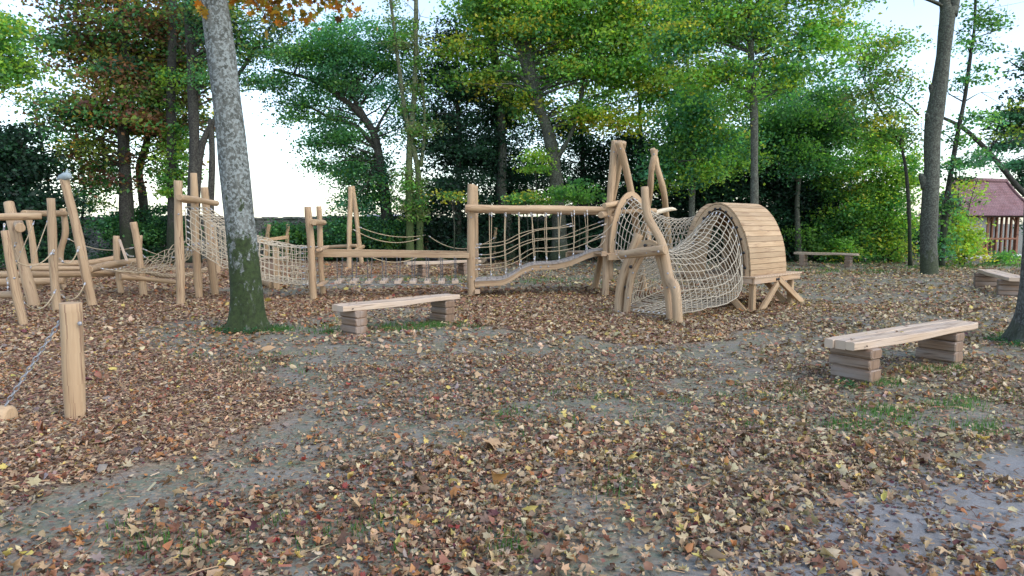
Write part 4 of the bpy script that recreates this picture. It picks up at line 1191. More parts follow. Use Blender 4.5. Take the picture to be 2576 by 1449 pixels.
# flared hip roof
def prof(t): return t ** 1.0 * .55 + t ** 2.2 * .45     # 0 at eave, 1 at ridge; flatter at the eave
mb = MB(); RH = 1.75; e = .55; rows = 12
u0, u1, v0, v1 = .1, HL + .95, -.55, HD + .5; ru0, ru1, rv = .8, HL + .05, HD / 2
for side in range(4):
    grid = []
    for i in range(rows + 1):
        t = i / rows; z = HE - .08 + RH * prof(t)
        U0, U1 = u0 + (ru0 - u0) * t, u1 + (ru1 - u1) * t; V0, V1 = v0 + (rv - v0) * t, v1 + (rv - v1) * t
        c4 = [(U0, V0), (U1, V0), (U1, V1), (U0, V1)]
        a, b_ = c4[side], c4[(side + 1) % 4]; grid.append((H(*a, z), H(*b_, z)))
    acc = 0
    for i in range(rows):
        a, b_ = grid[i]; c, d = grid[i + 1]; hh = ((c + d) / 2 - (a + b_) / 2).length; w = (b_ - a).length
        ws = (d - c).length; o = (w - ws) / 2
        mb.quad([a, b_, d, c], [(0 + (c - a).dot((b_ - a).normalized()) * 0, acc), (w, acc), (w - o, acc + hh), (o, acc + hh)]); acc += hh
rf = build('roof', mb, 'tiles', r_)
mb = MB(); mb.tube([H(ru0, rv, HE - .05 + RH), H(ru1, rv, HE - .05 + RH)], .10, 8)
for (a, b_) in (((u1, v0), (ru1, rv)), ((u0, v0), (ru0, rv)), ((u1, v1), (ru1, rv))):
    mb.tube([H(a[0] + (b_[0] - a[0]) * t, a[1] + (b_[1] - a[1]) * t, HE - .04 + RH * prof(t)) for t in [k / 14 for k in range(15)]], .075, 7)
build('ridge_tiles', mb, 'tiles', rf)
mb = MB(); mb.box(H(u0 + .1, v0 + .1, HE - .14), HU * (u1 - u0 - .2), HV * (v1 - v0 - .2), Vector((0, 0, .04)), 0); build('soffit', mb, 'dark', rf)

# ================================================================== TREES
DK = 8.5; LB = 1.75
GREEN = {'deep': (.020, .062, .036), 'yew': (.008, .024, .017), 'mid': (.052, .142, .050), 'blue': (.048, .145, .088), 'lime': (.18, .27, .045), 'yel': (.28, .27, .04), 'gold': (.38, .24, .04),
         'orange': (.50, .20, .03), 'rust': (.13, .068, .038), 'wine': (.075, .036, .032), 'olive': (.12, .16, .04), 'fresh': (.098, .210, .046), 'ivy': (.02, .05, .018), 'pale': (.11, .14, .06)}
def crown_np(blobs, Y, leaf, dens, pal, depth=.8, cl_r=.45, flat=.45, aspect=.6, yj=0.0):
    """blobs: (px, py, rx, ry[, weight]) ellipsoids in photo pixels standing at distance Y; leaves sit in small sprays"""
    PV = []; PC = []
    names = list(pal); pw = np.array([pal[k] for k in names], float); pw /= pw.sum(); pc = np.array([GREEN[k] for k in names]) * LB
    s = Y / F_PX
    for bl in blobs:
        px, py, rx, ry = bl[:4]; wgt = bl[4] if len(bl) > 4 else 1.0; yb = Y + (bl[5] if len(bl) > 5 else 0)
        c = np.array(P(px, py, yb)); R_ = np.array([rx * s, rx * s * depth, ry * s]) * 1.06
        area = 3.14 * rx * ry * s * s
        nl = int(DK * dens * wgt * area / (leaf * leaf))
        per = 26; nc = max(3, nl // per)
        m = max(4, int(3 + 5 * wgt)) + int(area / 6)
        d = rng.normal(0, 1, (m, 3)); d /= np.linalg.norm(d, axis=1, keepdims=True)
        sub = c + d * R_ * (rng.random((m, 1)) ** .45) * .88
        subR = rng.uniform(.26, .50, (m, 1)) * R_.mean() * np.array([[1.25, 1.1, .55]])
        kk = rng.integers(0, m, nc)
        e = rng.normal(0, .62, (nc, 3)); off0 = e * subR[kk]
        off0[:, 2] -= (off0[:, 0] ** 2 + off0[:, 1] ** 2) * .10
        cen = sub[kk] + off0
        sc_ = rng.uniform(.72, 1.32, (m, 1)); sci = rng.choice(len(names), m, p=pw)
        own = rng.choice(len(names), nc, p=pw); own = np.where(rng.random(nc) < .55, sci[kk], own)
        cc = pc[own] * sc_[kk] * rng.uniform(.75, 1.3, (nc, 1))
        k = np.repeat(np.arange(nc), per); n = len(k)
        off = rng.normal(0, 1, (n, 3)) * np.array([cl_r, cl_r, cl_r * flat]) * rng.uniform(.5, 1.2, (nc, 1))[k]
        off[:, 2] -= (off[:, 0] ** 2 + off[:, 1] ** 2) * .25
        p = cen[k] + off
        col = cc[k] * rng.uniform(.75, 1.3, (n, 1)) * rng.uniform(.93, 1.07, (n, 3))
        ok = p[:, 2] > .03; PV.append(p[ok]); PC.append(col[ok])
    p = np.concatenate(PV); col = np.clip(np.concatenate(PC), 0, .8); n = len(p)
    L = leaf * rng.uniform(.6, 1.35, (n, 1)); a = rng.normal(0, 1, (n, 3)); a[:, 2] = a[:, 2] * .5 - .25; a /= np.linalg.norm(a, axis=1, keepdims=True)
    b = rng.normal(0, 1, (n, 3)); b -= a * (a * b).sum(1, keepdims=True); b /= np.linalg.norm(b, axis=1, keepdims=True)
    w = L * aspect * .5 * 1.15
    nn = np.cross(a, b) * L * .12
    v0 = p; v1 = p + a * L * .45 + b * w + nn; v2 = p + a * L; v3 = p + a * L * .45 - b * w + nn
    V = np.stack([v0, v1, v2, v3], 1).reshape(-1, 3)
    return V, np.arange(4 * n).reshape(-1, 4), np.repeat(col, 4, 0)
NL = [0]
def trunk_mb(pts, Y, r0, r1, flare=1.0, wav=.03, mb=None, sides=16, dY=0.0, lobes=.07):
    w = []; m = len(pts)
    for i, p in enumerate(pts): w.append(P(p[0], p[1], (p[2] if len(p) > 2 else Y)))
    L = sum((w[i + 1] - w[i]).length for i in range(m - 1)); n = max(10, int(L * 3.5)); c = crv(w, n)
    rr = []
    for i in range(n):
        t = i / (n - 1); r = r0 + (r1 - r0) * t ** .8
        h = t * L
        if flare > 1: r *= 1 + (flare - 1) * math.exp(-h / .28)
        r *= 1 + .05 * math.sin(h * 2.3 + w[0].x) + .03 * math.sin(h * 6.1)
        rr.append(r)
    mb = mb or MB(); mb.tube(c, rr, sides, wob=lobes, caps=True); return mb, c, rr
def limbs(mb, c, rr, blobs, Y, n_per=3, start=.35, seed=1, rmax=.09):
    rnd = random.Random(seed)
    for bl in blobs:
        bc = P(bl[0], bl[1], Y + (bl[5] if len(bl) > 5 else 0)); s = Y / F_PX
        for _ in range(n_per):
            tgt = bc + Vector((rnd.gauss(0, bl[2] * s * .5), rnd.gauss(0, bl[2] * s * .45), rnd.gauss(0, bl[3] * s * .5)))
            best = None
            for i in range(int(len(c) * start), len(c)):
                d = (c[i] - tgt).length + max(0, c[i].z - tgt.z + .5) * 1.2
                if best is None or d < best[0]: best = (d, i)
            i = best[1]; a = c[i]; mid = a.lerp(tgt, .5) + Vector((rnd.gauss(0, .15), rnd.gauss(0, .15), rnd.gauss(.25, .15) * (tgt - a).length * .3))
            r = min(rr[i] * .55, rmax) * rnd.uniform(.4, 1)
            pts = crv([a, mid, tgt], 9); mb.tube(pts, [r * (1 - .85 * k / 8) for k in range(9)], 6, caps=False)
            for _ in range(2):
                j = rnd.randint(3, 7); e = pts[j] + Vector((rnd.gauss(0, .7), rnd.gauss(0, .7), rnd.gauss(.1, .5)))
                q = crv([pts[j], pts[j].lerp(e, .5) + Vector((0, 0, rnd.gauss(0, .12))), e], 5); mb.tube(q, [r * .35 * (1 - .8 * k / 4) for k in range(5)], 4, caps=False)
def tree(name, label, Y, trunks, blobs, leaf, dens, pal, bark='bark', group=None, cat='tree', n_per=2, cl_r=.45, depth=.8, start=.3, flat=.45, rmax=.09, aspect=.6, extra=None, trunkname='trunk', seed=1):
    base = trunks[0][0][0]; root = thing(name, label, cat, P(base[0], base[1], base[2] if len(base) > 2 else Y) if base[1] < 1e4 else (0, Y, 0), group)
    root.location.z = 0
    mb = MB(); first = None
    for k, (pts, r0, r1, fl) in enumerate(trunks):
        mb, c, rr = trunk_mb(pts, Y, r0, r1, fl, mb=mb)
        if first is None: first = (c, rr)
    if n_per: limbs(mb, first[0], first[1], blobs, Y, n_per, start, seed, rmax)
    build(trunkname, mb, bark, root)
    if blobs:
        parts = [crown_np(blobs, Y, leaf, dens, pal, depth, cl_r, flat, aspect)]
        if extra:
            for (bl2, pal2, leaf2, dens2) in extra: parts.append(crown_np(bl2, Y, leaf2, dens2, pal2, depth, cl_r, flat, aspect))
        v, f, c = merge(parts); NL[0] += len(f)
        np_build('crown' if cat == 'tree' else 'foliage', v, f, c, 'leaf', root)
    return root
def gy(px, py): return G(px, py).y

# 1 lichen covered maple in front
Y1 = gy(620, 828)
root = thing('maple_tree', 'nearest tree, leaning pale lichen covered trunk with mossy foot and orange leaves above', 'tree', (P(620, 828, Y1).x, Y1, 0))
pts = [(622, 850), (622, 826), (621, 780), (619, 720), (610, 620), (601, 540), (590, 430), (575, 290), (557, 140), (537, 0), (510, -180), (470, -420)]
w = [P(x, y, Y1) for x, y in pts]; c = crv(w, 90); rr = []
for p in c:
    h = max(0, p.z); r = .240 - .0075 * h; r *= 1 + .36 * math.exp(-h / .20); r *= 1 + .02 * math.sin(h * 3.1); rr.append(r)
mb = MB(); sides = 48; n = len(c); 
for i, p in enumerate(c):
    h = max(0, p.z); lob = .20 * math.exp(-h / .28) + .012
    for k in range(sides):
        a = 6.2832 * k / sides
        r = rr[i] * (1 + lob * (math.sin(5 * a + .6) * .7 + math.sin(3 * a + 2) * .4) + .010 * math.sin(13 * a + p.z * 7) + .012 * math.sin(7 * a - p.z * 4.3))
        mb.v.append(p + Vector((math.cos(a) * r, math.sin(a) * r, 0)))
for i in range(n - 1):
    for k in range(sides):
        k2 = (k + 1) % sides; mb.face((i * sides + k, i * sides + k2, (i + 1) * sides + k2, (i + 1) * sides + k), None, True)
for (zi, a, L_) in ((74, 2.6, 3.2), (77, .3, 3.6), (79, 4.3, 3.2), (82, 5.6, 3.8), (84, 1.6, 3)):
    s = c[zi]; e = s + Vector((math.cos(a) * L_, math.sin(a) * L_, 1.2)); q = crv([s, s.lerp(e, .5) + Vector((0, 0, .5)), e], 9); mb.tube(q, [.09 * (1 - .8 * k / 8) for k in range(9)], 8, caps=False)
for tx, ty, dy in ((560, 10, -.4), (680, 20, .5), (760, 12, .2), (860, 22, .6), (500, 14, -.2), (730, 60, .8), (690, 70, .3)):
    s = c[70]; e = P(tx, ty, Y1 + dy); q = crv([s + Vector((0, 0, .8)), s.lerp(e, .5) + Vector((0, 0, .55)), e], 9); mb.tube(q, [.03 * (1 - .8 * k / 8) for k in range(9)], 5, caps=False)
build('trunk', mb, 'maplebark', root)
def maple_leaves(blobs, Y, leaf, count, pal):
    PV = []
    names = list(pal); pw = np.array([pal[k] for k in names], float); pw /= pw.sum(); pc = np.array([GREEN[k] for k in names]); s = Y / F_PX
    for bl in blobs:
        c_ = np.array(P(bl[0], bl[1], Y + bl[4])); n = int(count * bl[2] * bl[3] / 3000)
        d = rng.normal(0, .55, (n, 3)) * np.array([bl[2] * s, bl[2] * s, bl[3] * s]); PV.append(c_ + d)
    p = np.concatenate(PV); n = len(p)
    cols = pc[rng.choice(len(names), n, p=pw)] * rng.uniform(.7, 1.3, (n, 1))
    return leaves(p, leaf * rng.uniform(.7, 1.25, n), np.clip(cols, 0, .8), MAPLE, .6, .9)
v, f, cc_ = merge([maple_leaves([(505, 20, 18, 26, -.3), (560, -10, 60, 18, 0), (610, 2, 45, 22, .3), (660, 18, 34, 34, .4), (700, 24, 40, 38, .5), (690, 62, 26, 22, .4), (740, -2, 70, 18, .5), (800, 2, 60, 26, .6), (850, 18, 42, 24, .6),
                                 (893, 34, 18, 12, .6), (770, 52, 22, 20, .7), (650, -40, 160, 30, .4), (790, -45, 120, 26, .4)], Y1, .13, 90, dict(gold=.42, orange=.30, yel=.10, olive=.12, rust=.08)),
                   maple_leaves([(500, -230, 500, 120, 1), (800, -330, 600, 140, 2), (300, -300, 300, 120, -1)], Y1, .17, 16, dict(gold=.5, orange=.3, yel=.2))])
np_build('crown', v, f, cc_, 'leaf', root)

# 2 left group
tree('beech_tree', 'tall reddish and olive leaved tree in the left group behind the leaning log posts', 29.0,
     [([(322, 655), (318, 520), (312, 380), (308, 250), (314, 120), (300, 0), (290, -200)], .30, .12, 1.3)],
     [(330, 50, 150, 90), (235, 130, 120, 80), (330, 170, 120, 100), (290, 290, 120, 90), (200, 270, 80, 40, .7), (180, 60, 70, 50, .5), (270, 400, 90, 60, .8), (120, 300, 50, 30, .4), (190, 370, 80, 45, .6), (300, -110, 230, 100, .6), (270, 200, 190, 210, .22, 4)],
     .16, 1.7, dict(rust=.20, wine=.12, olive=.34, deep=.12, gold=.02, mid=.22), 'darkbark', n_per=4, cl_r=.5, flat=.3, rmax=.07, seed=3)
tree('beech_tree', 'slim dark tree with brown tinged leaves, between the reddish tree and the net frame', 30.5,
     [([(372, 655), (360, 500), (350, 430), (368, 360), (390, 260), (405, 150), (420, 0), (430, -200)], .20, .08, 1.3)],
     [(420, 60, 90, 80), (440, 170, 80, 80), (400, 290, 80, 70), (470, 290, 60, 60, .7), (420, 390, 60, 60, .8), (480, 90, 70, 60, .7), (420, -100, 140, 90, .5), (440, 240, 90, 190, .28, 3)],
     .16, 1.6, dict(rust=.22, olive=.35, mid=.2, yel=.08, wine=.12), 'darkbark', n_per=4, cl_r=.45, flat=.3, rmax=.06, seed=4)
tree('ivy_tree', 'ivy clad upright stem with bright green leaves just left of the net frame', 28.5,
     [([(437, 655), (436, 520), (432, 380), (430, 240), (434, 60), (434, -160)], .26, .12, 1.2)],
     [(432, 470, 26, 45, 1.3), (433, 360, 24, 60), (430, 230, 25, 70, .6), (455, 430, 30, 30, .8)], .13, 2.0, dict(fresh=.5, lime=.25, mid=.25), 'darkbark', n_per=2, cl_r=.25, seed=5)
tree('oak_tree', 'dark trunk with one bent limb and airy crown, just behind the lichen covered trunk', 27.0,
     [([(488, 660), (487, 540), (490, 400), (486, 260), (480, 120), (470, 0), (465, -160)], .27, .12, 1.2),
      ([(492, 470), (502, 390), (520, 335), (548, 290), (580, 220), (625, 150), (665, 90), (700, 40)], .17, .04, 1.0),
      ([(532, 660), (530, 520), (534, 400), (530, 300)], .15, .10, 1.1)],
     [(600, 70, 70, 45, .8), (660, 120, 60, 40, .7), (640, 200, 45, 35, .6), (590, 130, 50, 50, .5), (690, 60, 60, 40, .8), (560, 60, 60, 60, .5), (510, 180, 60, 90, .5), (500, 60, 60, 60, .5), (600, -80, 150, 80, .5)],
     .12, 1.25, dict(mid=.4, deep=.2, olive=.2, blue=.2), 'darkbark', n_per=5, cl_r=.42, rmax=.06, seed=6)
tree('lime_tree', 'yellow green foliage cut off by the upper left corner', 21.0,
     [([(-120, 700), (-110, 400), (-90, 150), (-60, -50), (-60, -200)], .25, .1, 1.3)],
     [(-10, 60, 75, 55), (10, 170, 60, 45, .8), (15, 225, 40, 18, .6), (-40, 120, 90, 110, .8)], .12, 1.8, dict(fresh=.35, lime=.3, mid=.25, yel=.1), 'bark', n_per=3, cl_r=.35, seed=7)
tree('thin_tree', 'thin scattered foliage against the sky above the leaning left logs', 31.0,
     [([(208, 655), (206, 560), (212, 480), (200, 400), (190, 320)], .07, .03, 1.1), ([(130, 655), (128, 560), (120, 450), (100, 330), (80, 260)], .08, .03, 1.1)],
     [(215, 470, 70, 50, .6), (150, 340, 90, 40, .45), (90, 260, 70, 40, .4), (245, 430, 60, 50, .5), (60, 330, 50, 40, .4), (200, 530, 70, 40, .3)], .13, 1.3, dict(mid=.5, blue=.3, olive=.2), 'darkbark', n_per=4, cl_r=.5, flat=.3, seed=8)
yewp = dict(yew=.75, deep=.25)
tree('yew_tree', 'big dark evergreen behind the log swing frame at the left edge', 27.0, [([(60, 690), (55, 500), (50, 350)], .3, .1, 1.2)],
     [(25, 350, 70, 55), (60, 440, 90, 60), (90, 530, 110, 70), (10, 560, 90, 80), (140, 500, 50, 40, .8), (110, 610, 110, 50), (-60, 450, 90, 130)], .15, 2.6, yewp, 'darkbark', n_per=1, cl_r=.45, seed=9)
for (x0, y0, rx, ry, Yb, lab, pal) in (
        (330, 572, 62, 56, 30.5, 'broad green bush before the stone wall between the tall leaning log and the net frame', dict(mid=.4, blue=.3, deep=.3)),
        (400, 560, 70, 60, 30.0, 'dark green bush in front of the stone wall right behind the sloping net sheet', dict(mid=.4, deep=.5, fresh=.1)),
        (95, 620, 90, 45, 26.5, 'low dark bush at the foot of the big evergreen on the left', dict(deep=.6, mid=.3, yew=.1)),
        (735, 585, 50, 36, 32.6, 'climbing green bush spilling over the stone wall above the square net tube', dict(mid=.45, blue=.35, fresh=.2)),
        (815, 600, 34, 34, 32.7, 'small bush against the stone wall behind the pair of shoulder high posts', dict(mid=.5, blue=.4, deep=.1)),
        (880, 635, 130, 20, 32.4, 'low dark plants along the foot of the stone wall', dict(deep=.6, mid=.4))):
    tree('bush', lab, Yb, [([(x0, 655), (x0 + 4, y0)], .05, .02, 1.0), ([(x0 + 10, 655), (x0 + 30, y0 - 10)], .04, .02, 1.0)], [(x0, y0, rx, ry), (x0 - rx * .4, y0 + ry * .35, rx * .6, ry * .6), (x0 + rx * .45, y0 + ry * .3, rx * .6, ry * .7), (x0, 640, rx, 16, .7)],
         .13, 2.3, pal, 'darkbark', cat='bush', n_per=1, cl_r=.3, trunkname='stem', seed=int(x0))

# 3 curved tree
tree('curved_tree', 'tree with a curved dark trunk arching left over the open sky gap', 31.5,
     [([(988, 655), (975, 560), (964, 470), (955, 410), (945, 350), (925, 310), (895, 275), (850, 240), (800, 205), (750, 190), (690, 175)], .30, .06, 1.2),
      ([(935, 330), (912, 285), (880, 230), (850, 170), (835, 120)], .14, .04, 1.0), ([(950, 380), (900, 320), (840, 300), (780, 270), (720, 250)], .12, .03, 1.0),
      ([(940, 340), (960, 300), (985, 260), (1010, 230)], .08, .03, 1.0)],
     [(840, 85, 110, 50), (765, 130, 80, 45), (700, 210, 55, 35, .8), (745, 270, 70, 38, .8), (915, 130, 95, 60), (975, 90, 60, 40, .8), (860, 200, 80, 50, .7), (1010, 190, 60, 70, .6), (850, 340, 80, 50, .9),
      (890, 420, 70, 50, .8), (810, 420, 42, 20, .7), (900, 500, 75, 45), (950, 570, 85, 60, 1.2), (880, 570, 50, 40, .8), (970, 460, 40, 50, .6), (1020, 300, 40, 60, .4), (850, 200, 160, 130, .30, 4), (920, 420, 100, 120, .4, 3), (770, 360, 30, 16, .6)],
     .125, 1.75, dict(mid=.35, blue=.35, fresh=.15, deep=.15), 'darkbark', n_per=4, cl_r=.42, rmax=.05, seed=11)
tree('twin_stem_tree', 'pair of tall pale ivy flecked stems rising bare against the sky beside the dark yews', 30.0,
     [([(1032, 655), (1030, 500), (1030, 380), (1042, 240), (1046, 100), (1046, -120)], .19, .07, 1.2), ([(1056, 655), (1056, 520), (1050, 420), (1022, 300), (1005, 180), (990, 60), (975, -60)], .17, .05, 1.2),
      ([(1058, 420), (1068, 330), (1062, 200), (1050, 120)], .09, .03, 1.0)],
     [(1032, 470, 20, 75, 1.0), (1056, 480, 22, 80, 1.0), (1042, 310, 26, 60, .9), (1046, 190, 24, 60, .7), (1010, 110, 30, 60, .5), (1050, 50, 26, 60, .3), (1000, 20, 40, 50, .2), (1075, 330, 30, 40, .4)], .11, 1.6, dict(pale=.35, fresh=.35, mid=.3), 'greenbark', n_per=3, cl_r=.25, rmax=.04, seed=12)

# 4 yews
def yew(lab, px, top, blobs, Y, seed, dens=2.2):
    tree('yew_tree', lab, Y, [([(px, 655), (px + 4, 450), (px - 2, top)], .20, .06, 1.2)], blobs, .16, dens * 1.45, dict(yew=.62, deep=.38), 'darkbark', n_per=4, cl_r=.5, flat=.28, start=.2, rmax=.05, aspect=.42, group=None, seed=seed)
yew('dark yew with ragged drooping branches just right of the twin pale stems', 1150, 70, [(1130, 90, 50, 40, .7), (1100, 170, 50, 36, .7), (1160, 210, 65, 50, .8), (1110, 290, 65, 32, .8), (1165, 340, 70, 60), (1110, 390, 65, 40, .9), (1150, 470, 80, 60), (1090, 540, 65, 40), (1140, 330, 110, 220, .25, 4), (1150, 610, 105, 50, 1.2)], 31, 21)
yew('dark yew behind the tall middle post pair', 1250, 120, [(1230, 180, 60, 60, .6), (1260, 290, 60, 70, .7), (1230, 400, 65, 60), (1280, 470, 60, 60, .9), (1230, 560, 85, 60, 1.2), (1260, 400, 110, 180, .3, 4), (1300, 600, 80, 50, 1.2)], 32.5, 22)
yew('thin dark yew with sky showing through, behind the handrail beams', 1462, 220, [(1400, 330, 50, 50, .5), (1470, 330, 55, 70, .6), (1450, 440, 60, 60, .8), (1520, 420, 50, 60, .6), (1420, 560, 80, 60, 1.2), (1500, 590, 80, 50, 1.1), (1510, 500, 50, 50, .8), (1350, 600, 80, 50, 1.1), (1440, 440, 130, 150, .3, 3)], 33, 23, 1.9)
yew('dark yew behind the crossed tops of the climbing tower', 1610, 200, [(1580, 350, 55, 50, .6), (1640, 420, 60, 60, .7), (1590, 470, 60, 60, .8), (1640, 560, 80, 60, 1.1), (1570, 590, 70, 50, 1.1), (1690, 600, 80, 50, 1.2), (1620, 440, 100, 150, .35, 3)], 32, 24)
tree('dark_stem_tree', 'straight dark stem turning pale near the ground, behind the rope rails', 31.5,
     [([(1284, 655), (1276, 560), (1262, 480), (1264, 380), (1258, 250), (1240, 120), (1225, -80)], .27, .12, 1.2)],
     [(1235, 60, 60, 50, .7), (1215, 140, 50, 40, .6), (1290, 30, 50, 50, .6)], .15, 1.4, dict(mid=.5, fresh=.3, olive=.2), 'bark', n_per=3, cl_r=.4, seed=25)

# 5 middle maple
mapal = dict(fresh=.36, lime=.22, mid=.28, yel=.10, olive=.06)
tree('maple_tree', 'large green and yellow maple in the middle, its forked trunk rising behind the handrail beams', 30.0,
     [([(1408, 655), (1406, 560), (1402, 480), (1392, 400), (1378, 330), (1352, 260), (1338, 180), (1325, 80), (1320, -60)], .36, .14, 1.35),
      ([(1362, 290), (1335, 210), (1310, 130), (1280, 50), (1255, -30)], .22, .10, 1.0), ([(1400, 400), (1440, 330), (1462, 250), (1475, 180), (1520, 110)], .12, .04, 1.0)],
     [(1230, 40, 100, 55), (1170, 120, 70, 40, .8), (1165, 195, 65, 30, .8), (1250, 190, 70, 40, .8), (1330, 90, 110, 70), (1430, 40, 120, 70), (1540, 60, 110, 70), (1430, 160, 110, 70, .9), (1540, 180, 110, 70), (1350, 250, 80, 40, .7), (1480, 270, 90, 40, .8),
      (1620, 120, 90, 80, .9), (1670, 20, 90, 60, .8), (1260, 0, 120, 40), (1480, 0, 150, 40), (1640, 220, 60, 50, .6), (1300, -80, 200, 80, .5), (1520, -80, 200, 80, .5), (1420, 120, 330, 150, .30, 5), (1250, 180, 120, 120, .3, 5)],
     .155, 1.75, mapal, 'bark', n_per=4, cl_r=.5, flat=.3, rmax=.08, seed=31, extra=[([(1590, 290, 90, 28), (1660, 60, 80, 60, .8), (1500, 300, 50, 20), (1190, 105, 50, 25, .7), (1680, 170, 60, 50, .8)], dict(yel=.5, lime=.45, gold=.05), .15, 1.5)])
for (x0, y0, rx, ry, Yb, lab, pal, leaf, d) in (
        (1450, 478, 62, 34, 27.0, 'bright green low branches beside the pale middle trunk', dict(fresh=.6, mid=.4), .13, 1.6),
        (1320, 500, 75, 26, 27.5, 'spreading low green and yellow branches between the tall post pair and the middle trunk', dict(fresh=.4, mid=.4, yel=.2), .12, 1.3),
        (1135, 490, 42, 12, 27.0, 'single thin branch of yellowish leaves just left of the tall middle post pair', dict(yel=.4, lime=.3, mid=.3), .11, 1.3),
        (1345, 400, 40, 36, 29.0, 'bright green sapling top left of the forked middle trunk', dict(fresh=.6, lime=.4), .13, 1.3)):
    tree('sapling', lab, Yb, [([(x0 + 6, 655), (x0 + 8, 570), (x0, y0)], .035, .015, 1.0)], [(x0, y0, rx, ry), (x0 + rx * .6, y0 + ry * .7, rx * .5, ry * .5, .8)], leaf, d, pal, 'darkbark', n_per=3, cl_r=.32, flat=.25, start=.6, seed=int(x0), rmax=.02)

# 6 right hand group
tree('birch_tree', 'tall straight slim trunk behind the barrel shelter with a light yellow green crown', 23.5,
     [([(1900, 690), (1897, 600), (1898, 450), (1897, 300), (1890, 150), (1884, 0), (1880, -120)], .155, .09, 1.3), ([(1900, 135), (1935, 118), (1975, 92), (2030, 82)], .05, .015, 1.0)],
     [(1740, 70, 80, 55), (1830, 50, 80, 55, .9), (1930, 50, 80, 60, .9), (2020, 110, 75, 60, .9), (1760, 170, 80, 60, .8), (1960, 170, 80, 60), (1850, 170, 70, 55, .9), (1850, 260, 60, 50, .6), (2090, 40, 50, 50, .7), (1700, 120, 60, 60, .8), (2110, 140, 45, 50, .7), (1800, 0, 120, 40), (1980, 0, 110, 40), (1880, -70, 200, 60, .5), (1880, 130, 250, 150, .30, 5)],
     .125, 1.55, dict(fresh=.34, lime=.26, blue=.2, yel=.08, mid=.12), 'bark', n_per=4, cl_r=.38, flat=.35, rmax=.045, seed=41)
tree('hornbeam_tree', 'green leafy tree between the climbing tower and the slim trunk', 27.0,
     [([(1745, 655), (1740, 520), (1748, 380), (1735, 250), (1728, 120)], .15, .05, 1.2)],
     [(1700, 300, 70, 70, .8), (1765, 270, 70, 60, .8), (1740, 380, 90, 70), (1690, 420, 55, 60, .8), (1800, 350, 70, 60), (1740, 350, 110, 130, .5, 4), (1700, 220, 80, 80, .6, 3), (1840, 400, 80, 70, .8, 2)], .13, 1.9, dict(mid=.35, fresh=.3, blue=.25, lime=.1), 'bark', n_per=3, seed=42)
tree('hornbeam_tree', 'dense dark green tree right of the slim trunk above the far bench', 30.5,
     [([(2010, 655), (2005, 520), (2012, 400), (2000, 260)], .15, .05, 1.2)],
     [(1960, 290, 80, 60), (2050, 290, 80, 65), (2110, 230, 60, 55, .8), (1960, 380, 80, 60), (2050, 390, 85, 60), (2110, 320, 60, 60), (2030, 340, 140, 130, .5, 4), (2000, 230, 120, 80, .5, 3), (1930, 420, 110, 60, .7, 2)], .13, 2.1, dict(mid=.5, deep=.2, fresh=.2, blue=.1), 'bark', n_per=3, seed=43)
yew('dark evergreen mass behind the barrel shelter', 1830, 380, [(1760, 500, 75, 60), (1830, 460, 75, 60), (1900, 500, 80, 70), (1800, 400, 120, 60, .8), (1880, 340, 90, 60, .6), (1740, 590, 80, 60, 1.2), (1840, 590, 90, 60, 1.2), (1920, 600, 80, 50, 1.2)], 32, 44, 2.5)
yew('dark evergreen with long low branches behind the far bench', 2000, 380, [(1980, 470, 80, 60), (2060, 480, 80, 60), (1990, 560, 90, 60), (2090, 570, 90, 60), (2150, 520, 70, 70, .9), (2020, 620, 110, 34, 1.2)], 32.5, 45, 2.4)
tree('hazel_shrub', 'bright yellow green shrub left of the big right hand trunk', 30.5,
     [([(2235, 656), (2232, 560), (2245, 450)], .05, .02, 1.0), ([(2225, 656), (2200, 560), (2170, 440)], .04, .02, 1.0), ([(2240, 656), (2275, 560), (2290, 470)], .04, .02, 1.0)],
     [(2170, 430, 70, 55), (2230, 360, 60, 50, .8), (2240, 480, 75, 65), (2180, 540, 70, 60), (2270, 560, 45, 70), (2240, 630, 75, 34, 1.0), (2150, 620, 60, 34, .9), (2270, 420, 40, 50, .8)], .12, 2.1, dict(fresh=.36, lime=.28, mid=.26, yel=.10), 'darkbark', cat='shrub', n_per=4, cl_r=.34, start=.1, rmax=.03, seed=46, trunkname='stem')
tree('hazel_shrub', 'mid green shrub spreading low behind the far bench', 31.0,
     [([(2110, 655), (2105, 590), (2095, 520)], .04, .02, 1.0)],
     [(2095, 560, 55, 50, .9), (2050, 600, 60, 40, .8), (2130, 600, 60, 40, .9), (2100, 480, 45, 45, .7)], .12, 1.7, dict(fresh=.5, mid=.4, lime=.1), 'darkbark', cat='shrub', n_per=3, cl_r=.34, start=.1, rmax=.03, seed=47, trunkname='stem')
tree('ash_tree', 'sparse pale foliage against the bright sky left of the big right hand trunk', 27.0,
     [([(2290, 668), (2285, 500), (2270, 380), (2230, 300), (2190, 240)], .08, .03, 1.1), ([(2312, 290), (2285, 262), (2250, 240), (2220, 220)], .04, .015, 1.0), ([(2270, 250), (2290, 215), (2296, 180)], .03, .01, 1.0)],
     [(2230, 115, 60, 36, .8), (2180, 150, 60, 40, .8), (2200, 330, 60, 40, .9), (2160, 90, 50, 40, .4), (2230, 200, 60, 35, .6), (2190, 260, 60, 45, .8), (2285, 210, 30, 40, .4), (2260, 300, 45, 40, .6), (2300, 350, 30, 40, .5)], .12, 1.3, dict(pale=.4, fresh=.3, mid=.2, yel=.1), 'darkbark', n_per=4, cl_r=.38, rmax=.03, seed=48)
